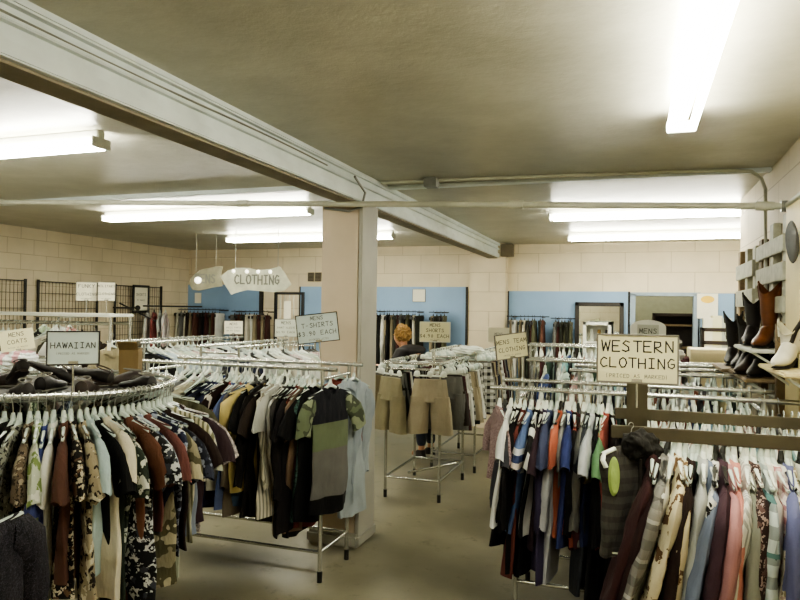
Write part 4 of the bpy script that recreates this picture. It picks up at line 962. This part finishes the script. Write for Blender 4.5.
# cream chest
a = ay(690, 349, 6.75); c = ay(740, 349, 6.75)
t = thing('cream_chest_of_drawers', 'tall cream chest of drawers beyond the chrome racks on the right', 'chest', (a.x, 6.7, 0))
w = .62; zt = a.z
b = BM(); box(b, 0, w, 0, .45, .05, zt, .006); fin('case', b, M['cream'], t)
k = 0; z = zt-.02
while z > .2:
    b = BM(); box(b, .01, w-.01, -.015, .0, z-.075, z-.005, .003); d = fin('drawer', b, M['cream'], t); z -= .083; k += 1
    b = BM(); bmesh.ops.create_uvsphere(b, u_segments=8, v_segments=6, radius=.009, matrix=Matrix.Translation((w/2, -.022, z+.04))); fin('knob', b, M['dark'], d)
# table with folded clothes
a = ay(662, 368, 6.75); c = ay(689, 368, 6.75)
t = thing('small_table', 'small dark table left of the cream chest, holding folded clothes', 'table', (a.x, 6.75, 0)); zt = a.z
b = BM(); box(b, -.05, .42, -.05, .4, zt-.03, zt, .004); fin('table_top', b, M['darkwood'], t)
for x in (0, .37):
    for y in (0, .35): b = BM(); box(b, x-.02, x+.02, y-.02, y+.02, 0, zt-.03); fin('leg', b, M['darkwood'], t)
def bundle(label, cat, name, loc, r3, spec, seed, turns=3):
    b = BM(); bmesh.ops.create_icosphere(b, subdivisions=4, radius=1); rnd = random.Random(seed); ph = [rnd.uniform(0, 6) for _ in range(4)]
    for v in b.verts:
        c = v.co.copy(); k = 1+.1*math.sin(7*c.x+ph[0]+3*c.z)+.06*math.sin(13*c.y+ph[1])+.05*math.sin(17*c.z+ph[2]+5*c.x)
        v.co = Vector((c.x*r3[0]*k, c.y*r3[1]*k, math.copysign(abs(c.z)**.7, c.z)*r3[2]*k+r3[2]))
    o = fin(name, b, cloth(spec) if isinstance(spec, tuple) else spec); o.location = loc; return tag(o, label, cat)
bundle('heap of dark red folded clothes beside the cream chest', 'clothes', 'folded_clothes', (a.x+.27, 6.9, zt), (.16, .12, .05), ('s', '#4d1f24'), 1)
bundle('pale grey heap of folded clothes left of the dark red heap', 'clothes', 'folded_clothes', (a.x+.08, 6.9, zt), (.12, .12, .09), ('s', '#b5b6ad'), 2)
b = BM(); tube(b, [(-.1, 0, 0), (-.06, 0, 0), (.0, 0, 0), (.06, 0, 0), (.1, 0, 0)], .05, 16, rr=[.03, .045, .048, .045, .03]); o = fin('rolled_garment', b, cloth(('s', '#4c4c48'))); o.location = (a.x+.08, 6.9, zt+.22); tag(o, 'dark grey rolled garment on top of the pale heap', 'clothes')
# plastic crate of white hangers on shorts rack end + dark rack
bundle('white bundle of spare hangers heaped above the far end of the shorts rack', 'hangers', 'hanger_bundle', ay(468, 355, 7.3), (.16, .12, .05), M['hang'], 4)

# ---- shoes
SHC = {}
def shoe_parts(parent, mat, solem, L=.28, mi=1):
    def prof(j, t, p): return p
    rings = []
    for f, w, h, z in ((0, .02, .02, .05), (.04, .034, .05, .055), (.2, .038, .055, .06), (.4, .037, .045, .052), (.55, .042, .034, .042), (.75, .048, .028, .036), (.92, .038, .022, .03), (1, .012, .010, .024)):
        rings.append(((0, f*L-L/2, z), (1, 0, 0), (0, 0, 1), w, h))
    b = BM(); loft(b, rings, 16); fin('upper', b, mat, parent)
    b = BM(); loft(b, [((0, -L/2-.003, .012), (1, 0, 0), (0, 0, 1), .02, .012), ((0, -L*.4, .012), (1, 0, 0), (0, 0, 1), .038, .014), ((0, 0, .010), (1, 0, 0), (0, 0, 1), .036, .010), ((0, L*.25, .010), (1, 0, 0), (0, 0, 1), .05, .010), ((0, L*.42, .011), (1, 0, 0), (0, 0, 1), .042, .010), ((0, L*.52, .013), (1, 0, 0), (0, 0, 1), .014, .008)], 16); fin('sole', b, solem, parent)
    b = BM(); loft(b, [((0, -L*.28, .112), (1, 0, 0), (0, 1, .15), .026, .045), ((0, -L*.28, .122), (1, 0, 0), (0, 1, .15), .032, .052), ((0, -L*.28, .116), (1, 0, 0), (0, 1, .15), .036, .056)], 16, False, False); fin('opening', b, solem, parent)
    b = BM()
    for k in range(4): tube(b, [(-.02, L*(.0+.05*k), .098-.009*k), (.02, L*(.02+.05*k), .098-.009*k)], .003, 5)
    fin('laces', b, M['sole'], parent)
TZ_ = RZ-.02
SH = [(-.38, -.36, 70, 'dark brown laced shoe', 'shoebr', 'front left of the pile'), (-.05, -.46, 95, 'black laced shoe', 'shoe', 'at the front edge of the round rack tray'), (.22, -.38, 60, 'black shoe with a grey sole', 'shoe', 'right of the front one'), (.40, -.18, 30, 'dark shoe turned sideways', 'shoebr', 'on the right of the tray'),
      (.48, .06, 80, 'low dark shoe with pale rim', 'shoe', 'at the right edge of the tray'), (-.2, -.15, 120, 'dark brown shoe', 'shoebr', 'left of the sign stem'), (.12, -.12, 20, 'black shoe', 'shoe', 'just below the sign'), (.28, .16, 140, 'dark shoe', 'shoebr', 'behind the sign on the right'), (-.1, .2, 45, 'brown black shoe', 'shoebr', 'behind the sign'), (-.42, .0, 10, 'black shoe', 'shoe', 'on the left edge of the tray')]
for x, y, a_, lab, m, wh in SH:
    t = thing('laced_shoe', f'{lab} {wh}', 'shoe', (RC.x+x, RC.y+y, TZ_), R(a_), 'dark shoes on top of the round rack'); shoe_parts(t, M[m], M['sole']); t.scale = (.85, .85, .72)
for i, (x, y, z, rx) in enumerate(((-.40, -.12, .08, 15), (.05, -.25, .1, -20), (.33, -.1, .1, 15), (-.05, .02, .09, 30))):
    t = thing('laced_shoe', ('dark boot-like shoe lying on the front left shoes', 'black shoe stacked tilted behind the front edge', 'dark brown shoe stacked on the right-hand shoes', 'black shoe leaning on the sign stem')[i], 'shoe', (RC.x+x, RC.y+y, TZ_+z), R(40*i+20), 'dark shoes on top of the round rack'); t.rotation_euler[0] = R(rx); shoe_parts(t, M['shoe'], M['shoebr']); t.scale = (.85, .85, .6); t.location.z -= .035
t = thing('cardboard_box', 'open brown cardboard box at the back right of the round rack tray', 'box', (ay(131, 350, RC.y+.36).x, RC.y+.36, TZ_), R(30)); t.scale = (.38, .8, 1.2)
b = BM()
for x0, x1, y0, y1 in ((-.13, .13, -.08, -.076), (-.13, .13, .076, .08), (-.13, -.126, -.08, .08), (.126, .13, -.08, .08)): box(b, x0, x1, y0, y1, 0, .15)
box(b, -.13, .13, -.08, .08, 0, .004); fin('walls', b, M['cardb'], t)
b = BM(); box(b, -.13, .13, -.075, 0, -.002, .002, 0, Matrix.Translation((0, -.08, .15)) @ Matrix.Rotation(R(-30), 4, 'X')); fin('flap', b, M['cardb'], t)
bundle('pink, white and pale blue cloth under the coats sign', 'clothes', 'folded_clothes', ay(17, 368, 4.05), (.16, .12, .07), ('stripe', '#dfe6e4', '#d89aa4', 9., 'X'), 9)

# ---- right wall: pallets, boards, shelves, boots
def pallet(y0, y1, ztops, slats, zb, label):
    t = thing('wooden_pallet', label, 'pallet', (RX-.012, y0, 0))
    n = len(ztops)
    for i, zt in enumerate(ztops):
        y = (y1-y0)*(.06+.88*i/(n-1)); b = BM(); box(b, -.035, .01, y-.06, y+.06, zb, zt, .004); fin('upright', b, M['wood' if i == 2 else 'woodlt'] if i else M['woodlt'], t)
    for z0, z1 in slats:
        b = BM(); box(b, -.055, -.035, 0, y1-y0, z0, z1, .004); fin('slat', b, M['woodlt'], t)
pallet(4.42, 5.35, [2.345, 2.33, 2.27], [(2.12, 2.22), (1.95, 2.06), (1.76, 1.86), (1.58, 1.66)], 1.2, 'whitewashed wooden pallet on the right wall, nearer of two')
pallet(5.5, 6.35, [2.25, 2.26, 2.27], [(2.03, 2.15), (1.81, 1.94), (1.58, 1.7)], 1.2, 'whitewashed wooden pallet on the right wall, farther of two')
t = thing('cream_timber_upright', 'broad cream wooden upright standing against the right wall', 'board', (RX-.045, 4.0, 0))
b = BM(); box(b, -.02, .04, -.0, .35, 0, 2.36, .006); fin('board', b, M['woodcr'], t)
b = BM(); box(b, -.045, .045, .36, .42, 0, 1.7, .004); o = fin('timber_upright', b, M['wood']); o.location = (RX-.06, 4.0, 0); tag(o, 'weathered brown upright behind the broad cream one', 'board')
b = BM()
bmesh.ops.create_uvsphere(b, u_segments=16, v_segments=10, radius=1)
for v in b.verts: v.co = Vector((v.co.x*.03, v.co.y*.08, v.co.z*.10+.02*math.sin(v.co.y*4)))
o = fin('grey_cap', b, cloth(('s', '#5b5d5e'))); o.location = (RX-.10, 4.0, 2.13); tag(o, 'grey cap hung high on the cream upright', 'cap')
def wshelf(x0, y0, y1, z, label, mat, br=True):
    t = thing('wall_shelf', label, 'shelf', (RX, y0, z))
    b = BM(); box(b, x0-RX, 0, 0, y1-y0, -.022, 0, .006); fin('board', b, mat, t)
    for y in (.05, y1-y0-.05):
        b = BM(); tube(b, [(x0-RX+.02, y, -.02), (-.02, y, -.14), (-.005, y, -.16)], .008, 6); fin('bracket', b, M['whitemetal'], t)
wshelf(.64, 4.45, 5.15, 1.545, 'white-edged wall shelf holding the brown cowboy boot', M['whitemetal'])
wshelf(.62, 4.5, 5.25, 1.365, 'lower wall shelf of low dark boots under the brown boot', M['wood'])
wshelf(.66, 3.6, 4.3, 1.475, 'cream wall shelf nearest the viewer, holding the white boot', M['woodcr'])
wshelf(.58, 5.3, 5.95, 1.36, 'wall shelf at the far pallet holding black cowboy boots', M['wood'])
def boot(label, loc, rz, mat, hgt=.38, scale=1.0, cat='boot', group='boots on the right wall shelves', name='cowboy_boot', lean=0):
    t = thing(name, label, cat, loc, rz, group); t.scale = (scale,)*3; t.rotation_euler = (lean, 0, rz)
    rings = [((0, -.05, hgt), (1, 0, 0), (0, 1, 0), .064, .082), ((0, -.05, hgt*.8), (1, 0, 0), (0, 1, 0), .054, .068), ((0, -.045, hgt*.55), (1, 0, 0), (0, 1, 0), .047, .058), ((0, -.045, hgt*.36), (1, 0, 0), (0, 1, 0), .036, .045),
             ((0, -.035, .115), (1, 0, 0), (0, .94, .34), .038, .058), ((0, .005, .08), (1, 0, 0), (0, .7, .7), .04, .06), ((0, .05, .055), (1, 0, 0), (0, .3, .95), .042, .042), ((0, .1, .042), (1, 0, 0), (0, .05, 1), .043, .03), ((0, .15, .034), (1, 0, 0), (0, 0, 1), .03, .02), ((0, .185, .03), (1, 0, 0), (0, 0, 1), .008, .008)]
    b = BM(); loft(b, rings, 20, False, True, lambda j, tt, p: p+Vector((0, 0, .025-.075*abs(math.sin(tt))**2)) if j == 0 else p); fin('upper', b, mat, t)
    b = BM(); loft(b, [((0, -.085, .0), (1, 0, 0), (0, 1, 0), .03, .028), ((0, -.08, .05), (1, 0, 0), (0, 1, 0), .034, .034)], 14); fin('heel', b, M['shoe'], t)
    b = BM(); loft(b, [((0, -.1, .05), (1, 0, 0), (0, 0, 1), .028, .006), ((0, -.03, .035), (1, 0, 0), (0, .2, 1), .03, .006), ((0, .04, .012), (1, 0, 0), (0, .1, 1), .042, .006), ((0, .1, .008), (1, 0, 0), (0, 0, 1), .045, .006), ((0, .19, .012), (1, 0, 0), (0, 0, 1), .012, .005)], 12); fin('sole', b, M['shoe'], t)
    for s in (-1, 1):
        b = BM(); tube(b, [(s*.056, -.065, hgt-.06), (s*.066, -.05, hgt+.03), (s*.056, -.035, hgt-.06)], .006, 5); fin('pull_tab', b, mat, t)
    b = BM()
    for s in (-1, 1): tube(b, [(s*.054, -.05-.045*math.cos(k*.8), hgt*(.5+.04*k)) for k in range(9)], .002, 4)
    fin('stitching', b, M['shoebr'], t)
boot('tall brown leather cowboy boot on the white-edged wall shelf', (.76, 4.66, 1.545), R(150), M['tan'], .38)
boot('black cowboy boot standing close behind the brown one', (.73, 5.0, 1.545), R(160), M['shoe'], .32)
boot('black cowboy boot on the far shelf, in front of the far pallet', (.75, 5.5, 1.36), R(150), M['shoe'], .36)
boot('black pointed-top cowboy boot leftmost on the far shelf', (.71, 5.8, 1.36), R(165), M['shoe'], .38)
boot('second brown boot half hidden behind the tall brown one', (.81, 4.86, 1.545), R(170), M['tan'], .36)
boot('white leather boot on the cream shelf at the right edge', (.75, 3.98, 1.475), R(150), M['whiteleather'], .22, name='short_boot')
boot('low black boot at the near end of the lower wall shelf', (.74, 4.7, 1.365), R(150), M['shoe'], .13, name='short_boot')
boot('low dark brown boot at the middle of the lower wall shelf', (.72, 4.9, 1.365), R(140), M['shoebr'], .13, name='short_boot')
boot('low black boot at the far end of the lower wall shelf', (.72, 5.12, 1.365), R(155), M['shoe'], .13, name='short_boot')
t = thing('strap', 'dark strap hanging slantwise above the white boot', 'strap', (RX-.03, 3.9, 1.8))
b = BM(); tube(b, [(0, -.12, .05), (-.03, -.02, -.05), (-.06, .06, -.13), (-.08, .07, -.2)], .012, 8); fin('band', b, M['shoe'], t)

# ---- little rail with the dark coat close at lower left
b = BM(); pole(b, (-3.0, 1.45, 1.17), (-1.80, 1.45, 1.17)); 
for x in (-1.84, -2.9): pole(b, (x, 1.45, 0), (x, 1.45, 1.17)); pole(b, (x-.0, 1.45, 1.02), (x, 1.2, 1.02)); pole(b, (x, 1.2, .02), (x, 1.7, .02))
o = fin('garment_rack', b, M['chrome']); tag(o, 'low single-rail rack at the lower left picture corner', 'rack')
hang_row([('black speckled', 'coat', ('floral', '#15131a', '#3d3947', '#232029', 34), .84), ('cream woven', 'longtee', ('s', '#b3a98a'), .72)], [((-1.83, 1.46, 1.17), R(104)), ((-1.86, 1.27, 1.02), R(100))], 'the low rail at lower left', ['left'], 'coats on the low rail', jy=.01)
ct = [x for x in bpy.data.objects if x.get('label', '').startswith('black speckled')][0]; ct.rotation_euler[1] = -.22; ct.scale = (1.22, 1.5, 1.0)

# ---- person bending over the racks beyond the shorts
def skin_mesh(name, V, E, mat, parent, sub=2, label=None):
    me = bpy.data.meshes.new(name); me.from_pydata([v[:3] for v in V], E, [])
    o = bpy.data.objects.new(name, me); C.objects.link(o)
    o.modifiers.new('skin', 'SKIN'); me.skin_vertices[0].data[0].use_root = True
    for i, v in enumerate(V): me.skin_vertices[0].data[i].radius = (v[3], v[4] if len(v) > 4 else v[3])
    o.modifiers.new('sub', 'SUBSURF').levels = sub
    o.modifiers['sub'].render_levels = sub
    dg = bpy.context.evaluated_depsgraph_get(); m2 = bpy.data.meshes.new_from_object(o.evaluated_get(dg))
    bpy.data.objects.remove(o); m2.materials.clear(); m2.materials.append(mat)
    for p in m2.polygons: p.use_smooth = True
    o = bpy.data.objects.new(name, m2); C.objects.link(o)
    if parent: o.parent = parent
    return o
hd = ay(401, 333, 8.0)
# local frame: x = direction the person faces (to the left and away), origin at the feet
HIP, SH_, NK, HZ = .9, 1.3, 1.36, 1.50
V = [(0, 0, .92, .14, .12), (.10, 0, 1.08, .135, .115), (.22, 0, 1.24, .16, .12), (.30, 0, 1.34, .10, .09), (.345, 0, 1.39, .052), (.39, 0, 1.46, .075, .085), (.40, 0, 1.54, .085, .095), (.40, 0, 1.60, .055)]
E_ = [(i, i+1) for i in range(7)]
def limb(base, pts):
    i0 = base
    for p in pts: V.append(p); E_.append((i0, len(V)-1)); i0 = len(V)-1
    return i0
for s in (-1, 1):
    limb(0, [(0.0, s*.09, .84, .09), (.03, s*.10, .48, .058), (-.01, s*.10, .1, .04), (.02, s*.1, .045, .04), (.13, s*.105, .03, .035)])
    e = limb(3, [(.27, s*.17, 1.31, .062), (.36, s*.24, 1.08, .042), (.55, s*.2, 1.12, .032), (.60, s*.19, 1.13, .03)])
    for k in range(4): limb(e, [(.645, s*(.165+.02*k), 1.13, .009), (.675, s*(.165+.02*k), 1.115-.003*k, .0085), (.69, s*(.165+.02*k), 1.09, .008)])
    limb(e, [(.62, s*.15, 1.12, .010), (.645, s*.14, 1.10, .009)])
V.append((.49, 0, 1.53, .014)); E_.append((6, len(V)-1))
o = skin_mesh('person', V, E_, M['skin'], None)
o.location = (hd.x+.38, hd.y-.13, 0); o.rotation_euler = (0, 0, R(163)); o.scale = (1, 1, (hd.z-.02)/1.54)
tag(o, 'person with curly blond hair and a dark jacket bending over the far racks', 'person')
pers = o
JV = [(-.01, 0, .86, .165, .15), (.09, 0, 1.06, .155, .14), (.20, 0, 1.26, .19, .16), (.28, 0, 1.33, .14, .12), (.335, 0, 1.40, .09)]
JE = [(0, 1), (1, 2), (2, 3), (3, 4)]
for s in (-1, 1):
    n0 = len(JV); JV += [(.26, s*.18, 1.31, .085), (.36, s*.25, 1.08, .06), (.53, s*.205, 1.115, .045)]; JE += [(3, n0), (n0, n0+1), (n0+1, n0+2)]
skin_mesh('jacket', JV, JE, M['jacket'], pers)
PV = [(0, 0, .9, .15, .14)]; PE = []
for s in (-1, 1):
    n0 = len(PV); PV += [(0.0, s*.09, .82, .10), (.03, s*.10, .48, .072), (-.01, s*.10, .12, .06)]; PE += [(0, n0), (n0, n0+1), (n0+1, n0+2)]
skin_mesh('trousers', PV, PE, M['jeans'], pers)
b = BM(); bmesh.ops.create_icosphere(b, subdivisions=5, radius=1); rnd = random.Random(3)
from mathutils import noise as mn
for v in b.verts:
    c = v.co.copy(); k = 1+.16*mn.noise(c*5)+.10*mn.noise(c*12)
    v.co = Vector((c.x*.115*k+.375-(.03 if c.x > .3 else 0), c.y*.115*k, c.z*.125*k+1.555))
fin('hair', b, M['hair'], pers)
for s in (-1, 1):
    b = BM(); loft(b, [((.02, s*.1, 0), (1, 0, 0), (0, 1, 0), .09, .042), ((.02, s*.1, .05), (1, 0, 0), (0, 1, 0), .08, .04), ((-.01, s*.1, .09), (1, 0, 0), (0, 1, 0), .045, .04)], 14); fin('shoe', b, M['shoe'], pers)

# ---- world and view
w = bpy.data.worlds.new('world'); bpy.context.scene.world = w; w.use_nodes = True
w.node_tree.nodes['Background'].inputs[0].default_value = (.8, .85, .8, 1); w.node_tree.nodes['Background'].inputs[1].default_value = .05
sc = bpy.context.scene
sc.view_settings.view_transform = 'AgX'; sc.view_settings.look = 'AgX - Medium High Contrast'; sc.view_settings.exposure = 0
